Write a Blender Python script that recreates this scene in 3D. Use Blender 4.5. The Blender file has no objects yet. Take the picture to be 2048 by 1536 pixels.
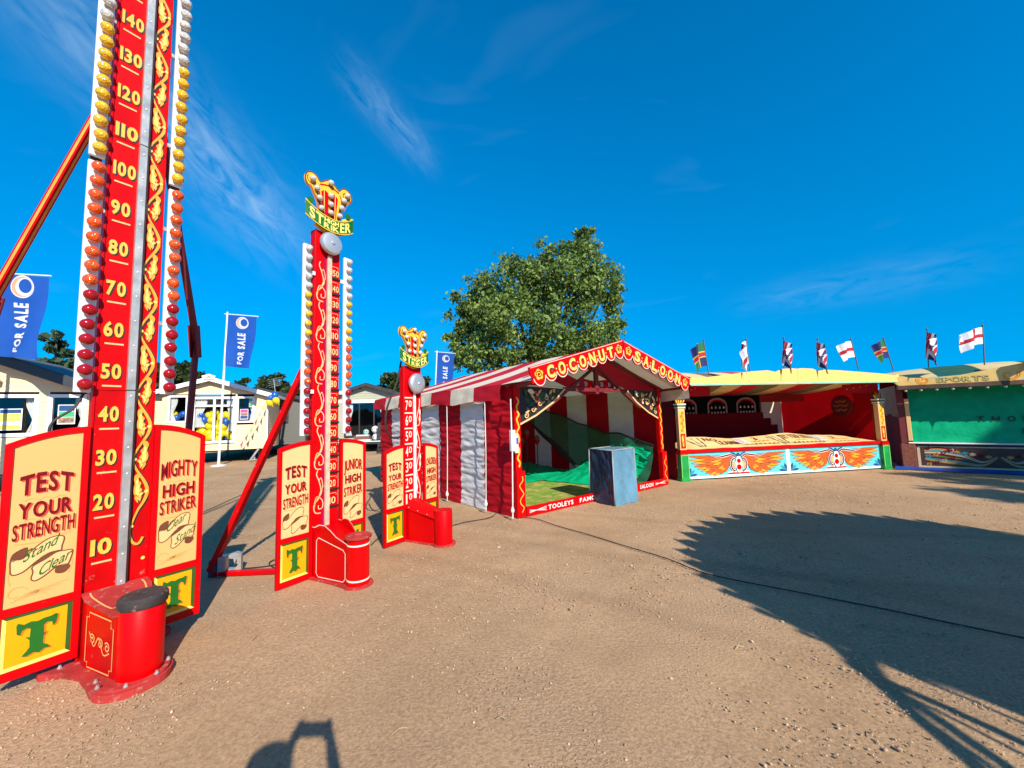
import bpy, bmesh, math, random
import numpy as np
from mathutils import Vector, Matrix, noise
from mathutils.geometry import tessellate_polygon
random.seed(7)
S = bpy.context.scene
COL = S.collection
R = math.radians

# ------------------------------------------------------------------ camera
F, TH, RO, CH = 770.0, R(4.75), R(-1.63), 1.6
_c, _s = math.cos(TH), math.sin(TH)
FW = Vector((0, _c, _s)); _u0 = Vector((0, -_s, _c)); _r0 = Vector((1, 0, 0))
RT = _r0 * math.cos(RO) + _u0 * math.sin(RO)
UP = _u0 * math.cos(RO) - _r0 * math.sin(RO)
CP = Vector((0, 0, CH))
cam = bpy.data.cameras.new('camera'); camo = bpy.data.objects.new('camera', cam); COL.objects.link(camo)
m = Matrix((RT, UP, -FW)).transposed().to_4x4(); m.translation = CP
camo.matrix_world = m
cam.sensor_width = 36; cam.lens = F / 2048 * 36; cam.clip_start = 0.02; cam.clip_end = 3000
S.camera = camo
S.cycles.max_bounces = 5; S.cycles.diffuse_bounces = 3; S.cycles.glossy_bounces = 2; S.cycles.transparent_max_bounces = 8
S.render.resolution_x, S.render.resolution_y = 1024, 768

def ray(px, py): return FW + RT * ((px - 1024) / F) - UP * ((py - 768) / F)
def gp(px, py, z=0.0):
    d = ray(px, py); return CP + d * ((z - CH) / d.z)
def dp(px, py, Y):
    d = ray(px, py); return CP + d * (Y / d.y)

# ------------------------------------------------------------------ light
SUN_EL, SUN_AZ = 33.56, 153.6          # clockwise from +Y
S.view_settings.view_transform = 'Standard'; S.view_settings.look = 'None'
S.view_settings.exposure = 0.42; S.view_settings.gamma = 1
ANTI = Vector((-math.sin(R(SUN_AZ)) * math.cos(R(SUN_EL)), -math.cos(R(SUN_AZ)) * math.cos(R(SUN_EL)), -math.sin(R(SUN_EL))))
sl = bpy.data.lights.new('sun', 'SUN'); sl.energy = 5.0; sl.angle = R(0.53); sl.color = (1, 0.93, 0.82)
so = bpy.data.objects.new('sun', sl); COL.objects.link(so)
so.rotation_euler = ANTI.to_track_quat('-Z', 'Y').to_euler(); so.location = (10, -20, 20)

W = bpy.data.worlds.new('World'); S.world = W; W.use_nodes = True
nt = W.node_tree; nt.nodes.clear()
def N(t, ty, **kw):
    n = t.nodes.new(ty)
    for k, v in kw.items():
        if hasattr(n, k): setattr(n, k, v)
        else: n.inputs[k].default_value = v
    return n
out = N(nt, 'ShaderNodeOutputWorld'); bg = N(nt, 'ShaderNodeBackground')
bg.inputs['Strength'].default_value = 0.075
sky = N(nt, 'ShaderNodeTexSky'); sky.sky_type = 'NISHITA'; sky.sun_disc = False
sky.sun_elevation = R(SUN_EL); sky.sun_rotation = R(SUN_AZ)
sky.air_density = 1.0; sky.dust_density = 0.0; sky.ozone_density = 2.0; sky.altitude = 0
hs = N(nt, 'ShaderNodeHueSaturation'); hs.inputs['Saturation'].default_value = 1.78; hs.inputs['Value'].default_value = 1.95
hs.inputs['Hue'].default_value = 0.497
nt.links.new(sky.outputs[0], hs.inputs['Color'])
geo = N(nt, 'ShaderNodeNewGeometry')
# cirrus: wispy streaks laid along great circles, plus faint wisps all round the sky
def vm(op, a, b=None):
    n = N(nt, 'ShaderNodeVectorMath', operation=op); nt.links.new(a, n.inputs[0])
    if b is not None:
        if isinstance(b, (tuple, list, Vector)): n.inputs[1].default_value = tuple(b)
        else: nt.links.new(b, n.inputs[1])
    return n
def ma(op, a, b=None, c=None, clamp=False):
    n = N(nt, 'ShaderNodeMath', operation=op); n.use_clamp = clamp
    for i, x in enumerate((a, b, c)):
        if x is None: continue
        if isinstance(x, (int, float)): n.inputs[i].default_value = x
        else: nt.links.new(x, n.inputs[i])
    return n.outputs[0]
dirv = vm('NORMALIZE', geo.outputs['Incoming']); dirv = vm('SCALE', dirv.outputs[0]); dirv.inputs['Scale'].default_value = -1
DV = dirv.outputs[0]
lift = vm('ADD', vm('MULTIPLY', DV, (1, 1, 0.55)).outputs[0], (0, 0, 0.2)); nt.links.new(vm('NORMALIZE', lift.outputs[0]).outputs[0], sky.inputs['Vector'])   # clear dry air: no pale haze band at the horizon
def streak(p0, p1, wid, amp, nscale, seed):
    a, b = ray(*p0).normalized(), ray(*p1).normalized()
    t = (b - a); L = t.length; t.normalize(); mid = ((a + b) / 2)
    nrm = mid.cross(t).normalized()
    along = ma('DIVIDE', ma('SUBTRACT', vm('DOT_PRODUCT', DV, t).outputs['Value'], mid.dot(t)), L / 2)
    acr = ma('DIVIDE', ma('SUBTRACT', vm('DOT_PRODUCT', DV, nrm).outputs['Value'], mid.dot(nrm)), wid)
    fr = vm('DOT_PRODUCT', DV, mid.normalized()).outputs['Value']
    comb = N(nt, 'ShaderNodeCombineXYZ')
    nt.links.new(ma('MULTIPLY', along, L * 4.0), comb.inputs[0]); nt.links.new(ma('MULTIPLY', acr, wid * 22), comb.inputs[1])
    comb.inputs[2].default_value = seed
    nz = N(nt, 'ShaderNodeTexNoise'); nz.inputs['Scale'].default_value = nscale; nz.inputs['Detail'].default_value = 4
    nz.inputs['Roughness'].default_value = 0.6; nz.inputs['Distortion'].default_value = 0.9
    nt.links.new(comb.outputs[0], nz.inputs['Vector'])
    nn = ma('MULTIPLY', ma('SUBTRACT', nz.outputs[0], 0.33), 2.6, clamp=True)
    g1 = ma('POWER', 2.718, ma('MULTIPLY', ma('MULTIPLY', acr, acr), -1.0))
    g2 = ma('POWER', 2.718, ma('MULTIPLY', ma('POWER', ma('ABSOLUTE', along), 4.0), -1.2))
    gate = ma('GREATER_THAN', fr, 0.0)
    return ma('MULTIPLY', ma('MULTIPLY', ma('MULTIPLY', nn, g1), ma('MULTIPLY', g2, gate)), amp)
acc = streak((60, -60), (590, 500), 0.06, 0.40, 1.5, 0.0)
for a in [((690, 130), (860, 330), 0.028, 0.22, 1.8, 3.0), ((1480, 610), (1980, 520), 0.03, 0.10, 1.5, 5.0)
          ]:
    acc = ma('ADD', acc, streak(*a))
mp = N(nt, 'ShaderNodeMapping'); nt.links.new(DV, mp.inputs[0]); mp.inputs['Scale'].default_value = (1.3, 3.2, 5); mp.inputs['Rotation'].default_value = (0.2, 0.4, 0.9)
nz = N(nt, 'ShaderNodeTexNoise'); nz.inputs['Scale'].default_value = 1.6; nz.inputs['Detail'].default_value = 3; nz.inputs['Distortion'].default_value = 0.7
nt.links.new(mp.outputs[0], nz.inputs['Vector'])
acc = ma('ADD', acc, ma('MULTIPLY', ma('SUBTRACT', nz.outputs[0], 0.62, clamp=True), 0.2), clamp=True)
mx = N(nt, 'ShaderNodeMixRGB'); nt.links.new(acc, mx.inputs[0]); nt.links.new(hs.outputs[0], mx.inputs[1])
mx.inputs[2].default_value = (6.2, 8.6, 11.0, 1)
nt.links.new(mx.outputs[0], bg.inputs['Color']); nt.links.new(bg.outputs[0], out.inputs['Surface'])

# ------------------------------------------------------------------ materials
_M = {}
def M(name, col, rough=0.5, metal=0.0, var=0.14, vs=5.0, bump=0.0, bs=60.0, wear=None, wear_amt=0.0, wear_scale=9.0,
      trans=0.0, emit=None, spec=0.5, stretch=None, coat=0.0, transm=0.0, bump2=None):
    if name in _M: return _M[name]
    mt = bpy.data.materials.new(name); mt.use_nodes = True; t = mt.node_tree; t.nodes.clear()
    o = N(t, 'ShaderNodeOutputMaterial'); p = N(t, 'ShaderNodeBsdfPrincipled')
    tc = N(t, 'ShaderNodeTexCoord'); vec = tc.outputs['Object']
    if stretch:
        mpn = N(t, 'ShaderNodeMapping'); mpn.inputs['Scale'].default_value = stretch; t.links.new(vec, mpn.inputs[0]); vec = mpn.outputs[0]
    nz = N(t, 'ShaderNodeTexNoise'); nz.inputs['Scale'].default_value = vs; nz.inputs['Detail'].default_value = 5; t.links.new(vec, nz.inputs['Vector'])
    rp = N(t, 'ShaderNodeValToRGB')
    rp.color_ramp.elements[0].position = 0.3; rp.color_ramp.elements[1].position = 0.7
    rp.color_ramp.elements[0].color = (*[max(0, c * (1 - var)) for c in col], 1)
    rp.color_ramp.elements[1].color = (*[min(1, c * (1 + var)) for c in col], 1)
    t.links.new(nz.outputs[0], rp.inputs[0]); cs = rp.outputs[0]
    if wear is not None:
        nw = N(t, 'ShaderNodeTexNoise'); nw.inputs['Scale'].default_value = wear_scale; nw.inputs['Detail'].default_value = 9
        nw.inputs['Roughness'].default_value = 0.7; t.links.new(tc.outputs['Object'], nw.inputs['Vector'])
        rw = N(t, 'ShaderNodeValToRGB'); rw.color_ramp.elements[0].position = 0.72 - wear_amt; rw.color_ramp.elements[1].position = 0.76 - wear_amt * 0.8
        t.links.new(nw.outputs[0], rw.inputs[0])
        mxn = N(t, 'ShaderNodeMixRGB'); t.links.new(rw.outputs[0], mxn.inputs[0]); t.links.new(cs, mxn.inputs[1]); mxn.inputs[2].default_value = (*wear, 1)
        cs = mxn.outputs[0]
    t.links.new(cs, p.inputs['Base Color'])
    p.inputs['Metallic'].default_value = metal; p.inputs['Specular IOR Level'].default_value = spec
    p.inputs['Coat Weight'].default_value = coat; p.inputs['Transmission Weight'].default_value = transm
    rr = N(t, 'ShaderNodeMapRange'); rr.inputs['To Min'].default_value = max(0, rough - 0.1); rr.inputs['To Max'].default_value = min(1, rough + 0.12)
    t.links.new(nz.outputs[0], rr.inputs['Value']); t.links.new(rr.outputs[0], p.inputs['Roughness'])
    if bump:
        nb = N(t, 'ShaderNodeTexNoise'); nb.inputs['Scale'].default_value = bs; nb.inputs['Detail'].default_value = 6; t.links.new(vec, nb.inputs['Vector'])
        b = N(t, 'ShaderNodeBump'); b.inputs['Strength'].default_value = bump; b.inputs['Distance'].default_value = 0.02
        t.links.new(nb.outputs[0], b.inputs['Height']); t.links.new(b.outputs[0], p.inputs['Normal'])
    if bump2 == 'facet':
        vo = N(t, 'ShaderNodeTexVoronoi'); vo.inputs['Scale'].default_value = 75; t.links.new(tc.outputs['Object'], vo.inputs['Vector'])
        b = N(t, 'ShaderNodeBump'); b.inputs['Strength'].default_value = 0.6; b.inputs['Distance'].default_value = 0.008
        t.links.new(vo.outputs['Distance'], b.inputs['Height']); t.links.new(b.outputs[0], p.inputs['Normal'])
    sh = p.outputs[0]
    if trans:
        tr = N(t, 'ShaderNodeBsdfTranslucent'); t.links.new(cs, tr.inputs['Color'])
        ms = N(t, 'ShaderNodeMixShader'); ms.inputs[0].default_value = trans; t.links.new(sh, ms.inputs[1]); t.links.new(tr.outputs[0], ms.inputs[2]); sh = ms.outputs[0]
    t.links.new(sh, o.inputs['Surface'])
    _M[name] = mt; return mt

RED = M('red paint', (0.56, 0.0, 0.002), 0.42, spec=0.14, var=0.08, vs=3, bump=0.04, bs=25, wear=(0.34, 0.05, 0.04), wear_amt=0.05, wear_scale=20)
REDW = M('worn red paint', (0.53, 0.001, 0.002), 0.45, spec=0.14, var=0.15, vs=5, bump=0.06, bs=30, wear=(0.45, 0.16, 0.11), wear_amt=0.085, wear_scale=17)
DUSTRED = M('dusty red plate', (0.42, 0.035, 0.03), 0.75, var=0.3, vs=6, bump=0.1, bs=40, wear=(0.40, 0.15, 0.11), wear_amt=0.16, wear_scale=16, spec=0.2)
BRIGHT = M('bright red drum', (0.64, 0.0, 0.001), 0.35, spec=0.2, var=0.05, vs=2, wear=(0.5, 0.05, 0.04), wear_amt=0.02)
CREAM = M('cream paint', (0.80, 0.415, 0.14), 0.5, spec=0.2, var=0.04, vs=2, bump=0.02, bs=30, wear=(0.7, 0.5, 0.26), wear_amt=0.02)
CREAM2 = M('pale cream paint', (0.80, 0.49, 0.205), 0.5, spec=0.2, var=0.04, vs=2)
YEL = M('yellow paint', (0.85, 0.36, 0.003), 0.45, spec=0.25, var=0.05, vs=3)
PYEL = M('pale yellow bevel paint', (0.95, 0.75, 0.16), 0.45, var=0.04)
GREEN = M('green paint', (0.008, 0.13, 0.008), 0.45, var=0.1)
DGREEN = M('dark green paint', (0.03, 0.09, 0.008), 0.5, var=0.1)
MAROON = M('maroon lettering paint', (0.17, 0.004, 0.008), 0.45, spec=0.2, var=0.1)
SHADOWRED = M('red lettering shade paint', (0.70, 0.05, 0.02), 0.5, var=0.1)
TAN = M('tan flourish paint', (0.70, 0.36, 0.10), 0.5, var=0.1)
ORANGE = M('orange paint', (0.90, 0.36, 0.035), 0.45, var=0.08)
ORANGE2 = M('deep orange paint', (0.75, 0.16, 0.01), 0.45, var=0.1)
GOLD = M('golden paint', (0.85, 0.48, 0.03), 0.4, var=0.12)
NUMY = M('number paint', (0.90, 0.47, 0.06), 0.45, var=0.06)
BROWN = M('brown paint', (0.16, 0.045, 0.015), 0.5, var=0.15)
BLACK = M('black paint', (0.018, 0.012, 0.012), 0.5, var=0.2)
WHITE = M('white paint', (0.80, 0.78, 0.74), 0.45, var=0.05, vs=3)
OFFW = M('off white paint', (0.82, 0.72, 0.56), 0.5, var=0.06)
STEEL = M('galvanised steel', (0.50, 0.49, 0.46), 0.42, metal=0.55, var=0.2, vs=9, bump=0.05, bs=50, wear=(0.25, 0.2, 0.17), wear_amt=0.03)
BELL = M('spun steel bell', (0.55, 0.55, 0.55), 0.42, metal=0.6, var=0.08, vs=3)
RUBBER = M('worn black rubber', (0.035, 0.028, 0.026), 0.7, var=0.4, vs=10, bump=0.25, bs=45, wear=(0.22, 0.16, 0.13), wear_amt=0.12, wear_scale=13)
CABLE = M('black cable rubber', (0.02, 0.018, 0.016), 0.6, var=0.2)
BULB = {'w': M('clear faceted bulb cap', (0.60, 0.56, 0.50), 0.16, var=0.3, vs=30, coat=0.5, bump2='facet'),
        'y': M('amber faceted bulb cap', (0.86, 0.46, 0.01), 0.14, var=0.2, vs=30, coat=0.5, bump2='facet'),
        'o': M('orange faceted bulb cap', (0.80, 0.09, 0.005), 0.14, var=0.25, vs=30, coat=0.5, bump2='facet'),
        'r': M('dark red bulb cap', (0.33, 0.004, 0.008), 0.1, var=0.1, vs=30, coat=0.3, spec=0.35)}
SOCKET = M('bulb socket', (0.25, 0.18, 0.14), 0.5)
TURQ = M('turquoise paint', (0.10, 0.56, 0.56), 0.45, var=0.08)
TEAL = M('teal paint', (0.01, 0.30, 0.36), 0.45, var=0.1)
NAVY = M('navy paint', (0.012, 0.06, 0.2), 0.5, var=0.1)
FLAME = M('wing orange paint', (0.70, 0.10, 0.004), 0.45, var=0.15, vs=12)
FLAMEY = M('wing yellow paint', (0.82, 0.34, 0.01), 0.45, var=0.15, vs=12)
CRED = M('red canvas', (0.52, 0.004, 0.014), 0.85, var=0.12, vs=2, bump=0.5, bs=9, trans=0.12, stretch=(1, 1, 3.5), spec=0.2)
CWHT = M('white canvas', (0.80, 0.75, 0.70), 0.85, var=0.07, vs=2, bump=0.5, bs=9, trans=0.15, stretch=(1, 1, 3.5), spec=0.2)
RRED = M('red roof canvas', (0.56, 0.012, 0.03), 0.8, var=0.1, vs=2, bump=0.1, bs=5, trans=0.1, spec=0.2)
RCRM = M('cream roof canvas', (0.80, 0.68, 0.50), 0.8, var=0.06, vs=2, bump=0.1, bs=5, trans=0.15, spec=0.2)
DKRED = M('dark red drape', (0.23, 0.003, 0.006), 0.85, var=0.15, vs=2, bump=0.1, bs=6, spec=0.15)
SHEETG = M('green tarpaulin', (0.0, 0.38, 0.165), 0.5, var=0.15, vs=5, bump=0.45, bs=11, spec=0.15)
NETM = M('green netting', (0.0, 0.16, 0.07), 0.6, var=0.2, vs=8)
TARP = M('faded blue tarpaulin', (0.10, 0.235, 0.33), 0.6, var=0.22, vs=3, bump=0.6, bs=12, wear=(0.26, 0.30, 0.31), wear_amt=0.09, wear_scale=7, stretch=(1, 1, .5))
MAT = M('artificial grass', (0.20, 0.33, 0.05), 0.9, var=0.4, vs=5, bump=0.5, bs=30, wear=(0.46, 0.40, 0.13), wear_amt=0.24, wear_scale=3.5, spec=0.1, stretch=(.5, 4, 1))
WOODD = M('dark red timber and shaded brace', (0.17, 0.01, 0.012), 0.6, var=0.2)
BEIGE = M('cream cladding', (0.82, 0.62, 0.36), 0.5, var=0.04, vs=1.5)
GREYC = M('grey cladding', (0.115, 0.115, 0.10), 0.55, var=0.06, vs=1.5)
OLIVE = M('pale sage cladding', (0.40, 0.40, 0.29), 0.55, var=0.06, vs=1.5)
UPVC = M('white plastic frame', (0.82, 0.81, 0.79), 0.35, var=0.04)
ANTH = M('anthracite plastic', (0.035, 0.038, 0.042), 0.4, var=0.1)
ROOFD = M('slate grey tile effect roof', (0.10, 0.115, 0.12), 0.65, var=0.2, vs=8, bump=0.2, bs=20)
GLASS = M('dark window glass', (0.03, 0.04, 0.045), 0.04, var=0.1, spec=0.8)
def glassmat():
    mt = bpy.data.materials.new('clear window glass'); mt.use_nodes = True; t = mt.node_tree; t.nodes.clear()
    o = N(t, 'ShaderNodeOutputMaterial'); a = N(t, 'ShaderNodeBsdfTransparent'); b = N(t, 'ShaderNodeBsdfGlossy')
    b.inputs['Roughness'].default_value = 0.02; a.inputs[0].default_value = (0.93, 0.95, 0.95, 1)
    ms = N(t, 'ShaderNodeMixShader'); ms.inputs[0].default_value = 0.06
    t.links.new(a.outputs[0], ms.inputs[1]); t.links.new(b.outputs[0], ms.inputs[2]); t.links.new(ms.outputs[0], o.inputs[0]); return mt
CLEAR = glassmat()
INSIDE = M('lining darkened for room shade', (0.05, 0.042, 0.038), 0.8, var=0.2)  # room shade put into the lining colour
CURT = M('white curtain', (0.75, 0.74, 0.70), 0.8, var=0.1, trans=0.2)
BALY = M('yellow balloon rubber', (0.80, 0.62, 0.01), 0.25, var=0.05, coat=0.3)
BALB = M('blue balloon rubber', (0.015, 0.10, 0.42), 0.25, var=0.05, coat=0.3)
FLAGB = M('royal blue flag cloth', (0.01, 0.10, 0.46), 0.7, var=0.08, vs=2, trans=0.25, bump=0.15, bs=3)
FWHITE = M('white flag print', (0.82, 0.82, 0.82), 0.7, var=0.04, trans=0.2)
FPEACH = M('peach flag print', (0.80, 0.42, 0.26), 0.7, var=0.05, trans=0.2)
FRED = M('red flag cloth', (0.55, 0.01, 0.03), 0.7, var=0.08, trans=0.25)
FBLUE = M('navy flag cloth', (0.012, 0.02, 0.13), 0.7, var=0.08, trans=0.2)
FGREEN = M('green flag cloth', (0.01, 0.16, 0.05), 0.7, var=0.08, trans=0.2)
FYEL = M('yellow flag cloth', (0.75, 0.5, 0.05), 0.7, trans=0.2)
POLE = M('white pole', (0.78, 0.78, 0.78), 0.35, var=0.05)
BARK = M('brown bark', (0.10, 0.075, 0.05), 0.9, var=0.3, vs=6, bump=0.6, bs=15)
def leafmat(name, c1, c2, tr=0.3):
    mt = bpy.data.materials.new(name); mt.use_nodes = True; t = mt.node_tree; t.nodes.clear()
    o = N(t, 'ShaderNodeOutputMaterial'); p = N(t, 'ShaderNodeBsdfPrincipled'); g = N(t, 'ShaderNodeNewGeometry')
    rp = N(t, 'ShaderNodeValToRGB'); rp.color_ramp.elements[0].color = (*c1, 1); rp.color_ramp.elements[1].color = (*c2, 1)
    t.links.new(g.outputs['Random Per Island'], rp.inputs[0]); t.links.new(rp.outputs[0], p.inputs['Base Color']); p.inputs['Roughness'].default_value = 0.6; p.inputs['Specular IOR Level'].default_value = 0.25
    trn = N(t, 'ShaderNodeBsdfTranslucent'); t.links.new(rp.outputs[0], trn.inputs[0]); ms = N(t, 'ShaderNodeMixShader'); ms.inputs[0].default_value = tr
    t.links.new(p.outputs[0], ms.inputs[1]); t.links.new(trn.outputs[0], ms.inputs[2]); t.links.new(ms.outputs[0], o.inputs[0]); return mt
LEAF = leafmat('maple leaf', (0.035, 0.085, 0.014), (0.30, 0.40, 0.09), .28)
LEAFD = leafmat('dark conifer leaf', (0.025, 0.05, 0.012), (0.075, 0.10, 0.03))
LEAFB = leafmat('blue green leaf', (0.03, 0.065, 0.03), (0.08, 0.13, 0.06))

# ------------------------------------------------------------------ mesh builder
def cat(pts, n=6, closed=False):
    out = []; k = len(pts)
    rng = range(k) if closed else range(k - 1)
    for i in rng:
        p0 = pts[(i - 1) % k] if (closed or i > 0) else pts[0]
        p1 = pts[i]; p2 = pts[(i + 1) % k]
        p3 = pts[(i + 2) % k] if (closed or i + 2 < k) else pts[-1]
        for j in range(n):
            t = j / n
            out.append(tuple(0.5 * (2 * b + (c - a) * t + (2 * a - 5 * b + 4 * c - d) * t * t + (3 * b - a - 3 * c + d) * t ** 3) for a, b, c, d in zip(p0, p1, p2, p3)))
    if not closed: out.append(tuple(pts[-1]))
    return out
def XZ(y): return lambda u, v: (u, y, v)
def plane_map(o, ud, vd, off=0.0):
    o, ud, vd = Vector(o), Vector(ud).normalized(), Vector(vd).normalized(); n = ud.cross(vd)
    return lambda u, v: tuple(o + ud * u + vd * v + n * off)
_G = {}
def glyph(ch, bold):
    k = (ch, bold)
    if k not in _G:
        c = bpy.data.curves.new('g', 'FONT'); c.body = ch; c.offset = bold; c.fill_mode = 'FRONT'; c.resolution_u = 3
        o = bpy.data.objects.new('g', c); me = o.to_mesh()
        v = [(p.co.x, p.co.y) for p in me.vertices]; f = [tuple(p.vertices) for p in me.polygons]
        o.to_mesh_clear(); bpy.data.objects.remove(o); bpy.data.curves.remove(c)
        _G[k] = (v, f)
    return _G[k]
class MB:
    def __init__(s): s.v = []; s.f = []; s.m = []
    def add(s, vs, fs, mi=0):
        b = len(s.v); s.v += [tuple(p) for p in vs]; s.f += [tuple(i + b for i in f) for f in fs]; s.m += [mi] * len(fs); return s
    def box(s, x0, x1, y0, y1, z0, z1, mi=0):
        return s.add([(x0, y0, z0), (x1, y0, z0), (x1, y1, z0), (x0, y1, z0), (x0, y0, z1), (x1, y0, z1), (x1, y1, z1), (x0, y1, z1)],
                     [(0, 3, 2, 1), (4, 5, 6, 7), (0, 1, 5, 4), (1, 2, 6, 5), (2, 3, 7, 6), (3, 0, 4, 7)], mi)
    def cbox(s, x0, x1, y0, y1, z0, z1, b=0.006, mi=0):
        bm = bmesh.new(); bmesh.ops.create_cube(bm, size=1)
        for v in bm.verts: v.co = Vector(((x0 + x1) / 2 + v.co.x * (x1 - x0), (y0 + y1) / 2 + v.co.y * (y1 - y0), (z0 + z1) / 2 + v.co.z * (z1 - z0)))
        bmesh.ops.bevel(bm, geom=list(bm.edges), offset=b, segments=1, affect='EDGES')
        bm.verts.ensure_lookup_table(); bm.verts.index_update()
        s.add([v.co[:] for v in bm.verts], [tuple(v.index for v in f.verts) for f in bm.faces], mi); bm.free(); return s
    def grid(s, fn, nu, nv, mi=0, flip=False):
        vs = [fn(i / nu, j / nv) for j in range(nv + 1) for i in range(nu + 1)]
        fs = []
        for j in range(nv):
            for i in range(nu):
                a = j * (nu + 1) + i; q = (a, a + 1, a + nu + 2, a + nu + 1); fs.append(q[::-1] if flip else q)
        return s.add(vs, fs, mi)
    def tube(s, pts, r, n=8, mi=0, cap=True):
        pts = [Vector(p) for p in pts]; k = len(pts); rs = r if isinstance(r, (list, tuple)) else [r] * k
        vs = []; prev = None
        for i, p in enumerate(pts):
            t = (pts[min(i + 1, k - 1)] - pts[max(i - 1, 0)]).normalized()
            if prev is None: prev = t.orthogonal().normalized()
            prev = (prev - t * prev.dot(t)).normalized(); b = t.cross(prev)
            for j in range(n):
                a = 2 * math.pi * j / n; vs.append(tuple(p + (prev * math.cos(a) + b * math.sin(a)) * rs[i]))
        fs = [(i * n + j, i * n + (j + 1) % n, (i + 1) * n + (j + 1) % n, (i + 1) * n + j) for i in range(k - 1) for j in range(n)]
        if cap: fs += [tuple(range(n))[::-1], tuple((k - 1) * n + j for j in range(n))]
        return s.add(vs, fs, mi)
    def beam(s, a, b, w, h, mi=0, up=(0, 0, 1)):
        a, b = Vector(a), Vector(b); t = (b - a).normalized(); u = Vector(up)
        if abs(t.dot(u)) > 0.98: u = Vector((0, 1, 0))
        sd = t.cross(u).normalized() * (w / 2); uu = sd.cross(t).normalized() * (h / 2)
        vs = [a - sd - uu, a + sd - uu, a + sd + uu, a - sd + uu, b - sd - uu, b + sd - uu, b + sd + uu, b - sd + uu]
        return s.add(vs, [(0, 3, 2, 1), (4, 5, 6, 7), (0, 1, 5, 4), (1, 2, 6, 5), (2, 3, 7, 6), (3, 0, 4, 7)], mi)
    def lathe(s, prof, n=20, o=(0, 0, 0), ax=(0, 0, 1), mi=0):
        ax = Vector(ax).normalized(); u = ax.orthogonal().normalized(); w = ax.cross(u); o = Vector(o); vs = []
        for r, h in prof:
            for j in range(n):
                a = 2 * math.pi * j / n; vs.append(tuple(o + ax * h + (u * math.cos(a) + w * math.sin(a)) * r))
        k = len(prof)
        fs = [(i * n + j, i * n + (j + 1) % n, (i + 1) * n + (j + 1) % n, (i + 1) * n + j) for i in range(k - 1) for j in range(n)]
        fs += [tuple(range(n))[::-1], tuple((k - 1) * n + j for j in range(n))]
        return s.add(vs, fs, mi)
    def poly(s, pts, mp, mi=0):
        ar = sum(a[0] * b[1] - b[0] * a[1] for a, b in zip(pts, pts[1:] + pts[:1]))
        if ar < 0: pts = pts[::-1]
        tr = tessellate_polygon([[Vector((p[0], p[1], 0)) for p in pts]]); fs = []
        for a, b, c in tr:
            A, B, C_ = pts[a], pts[b], pts[c]
            cr = (B[0] - A[0]) * (C_[1] - A[1]) - (B[1] - A[1]) * (C_[0] - A[0])
            fs.append((a, b, c) if cr > 0 else (a, c, b))
        return s.add([mp(*p) for p in pts], fs, mi)
    def prism(s, pts, m0, m1, mi=0):
        ar = sum(a[0] * b[1] - b[0] * a[1] for a, b in zip(pts, pts[1:] + pts[:1]))
        if ar < 0: pts = pts[::-1]
        s.poly(pts, m0, mi); n = len(pts); b = len(s.v)
        tr = tessellate_polygon([[Vector((p[0], p[1], 0)) for p in pts]])
        s.add([m1(*p) for p in pts], [t[::-1] for t in tr], mi)
        s.add([m0(*p) for p in pts] + [m1(*p) for p in pts], [(i, n + i, n + (i + 1) % n, (i + 1) % n) for i in range(n)], mi)
        return s
    def ribbon(s, pts, w, mp, mi=0, closed=False):
        k = len(pts); ws = w if isinstance(w, (list, tuple)) else [w] * k; vs = []
        for i, p in enumerate(pts):
            a = pts[(i - 1) % k] if (closed or i > 0) else p; b = pts[(i + 1) % k] if (closed or i < k - 1) else p
            dx, dz = b[0] - a[0], b[1] - a[1]; L = math.hypot(dx, dz) or 1; nx, nz = -dz / L * ws[i] / 2, dx / L * ws[i] / 2
            vs += [mp(p[0] + nx, p[1] + nz), mp(p[0] - nx, p[1] - nz)]
        fs = [(2 * i + 1, 2 * ((i + 1) % k) + 1, 2 * ((i + 1) % k), 2 * i) for i in range(k if closed else k - 1)]
        return s.add(vs, fs, mi)
    def text(s, st, x0, x1, z0, z1, mp, mi=0, bold=0.02, warp=None, gap=0.11, shear=0.0, dx=0, dz=0, subdiv=0):
        pen = 0; vs = []; fs = []
        for ch in st:
            if ch == ' ': pen += 0.32; continue
            v, f = glyph(ch, bold); mn = min(p[0] for p in v); mxx = max(p[0] for p in v); b = len(vs)
            vs += [(p[0] - mn + pen, p[1]) for p in v]; fs += [tuple(i + b for i in q) for q in f]; pen += mxx - mn + gap
        wd = max(pen - gap, 0.01); hv = glyph('H', bold)[0]; h0 = min(p[1] for p in hv); hh = max(p[1] for p in hv) - h0
        o = []
        for x, z in vs:
            u, w = x / wd, (z - h0) / hh
            X, Z = x0 + u * (x1 - x0), z0 + w * (z1 - z0); X += shear * (Z - z0)
            if warp: X, Z = warp(X, Z)
            o.append(mp(X + dx, Z + dz))
        return s.add(o, fs, mi)
    def mesh(s, name, mats, smooth=False):
        me = bpy.data.meshes.new(name); me.from_pydata(s.v, [], s.f)
        for mt in (mats if isinstance(mats, (list, tuple)) else [mats]): me.materials.append(mt)
        me.polygons.foreach_set('material_index', s.m)
        if smooth: me.polygons.foreach_set('use_smooth', [True] * len(me.polygons))
        me.update(); return me
    def build(s, name, mats, parent=None, smooth=False):
        return link(name, s.mesh(name, mats, smooth), parent)
def link(name, me, parent=None, loc=None, rot=None, scale=None):
    o = bpy.data.objects.new(name, me); COL.objects.link(o)
    if parent is not None: o.parent = parent
    if loc is not None: o.location = loc
    if rot is not None: o.rotation_euler = rot
    if scale is not None: o.scale = scale
    return o
def autosm(o, ang=40):
    me = o.data
    me.polygons.foreach_set('use_smooth', [True] * len(me.polygons))
    try: me.set_sharp_from_angle(angle=R(ang))
    except Exception: pass
    return o
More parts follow.
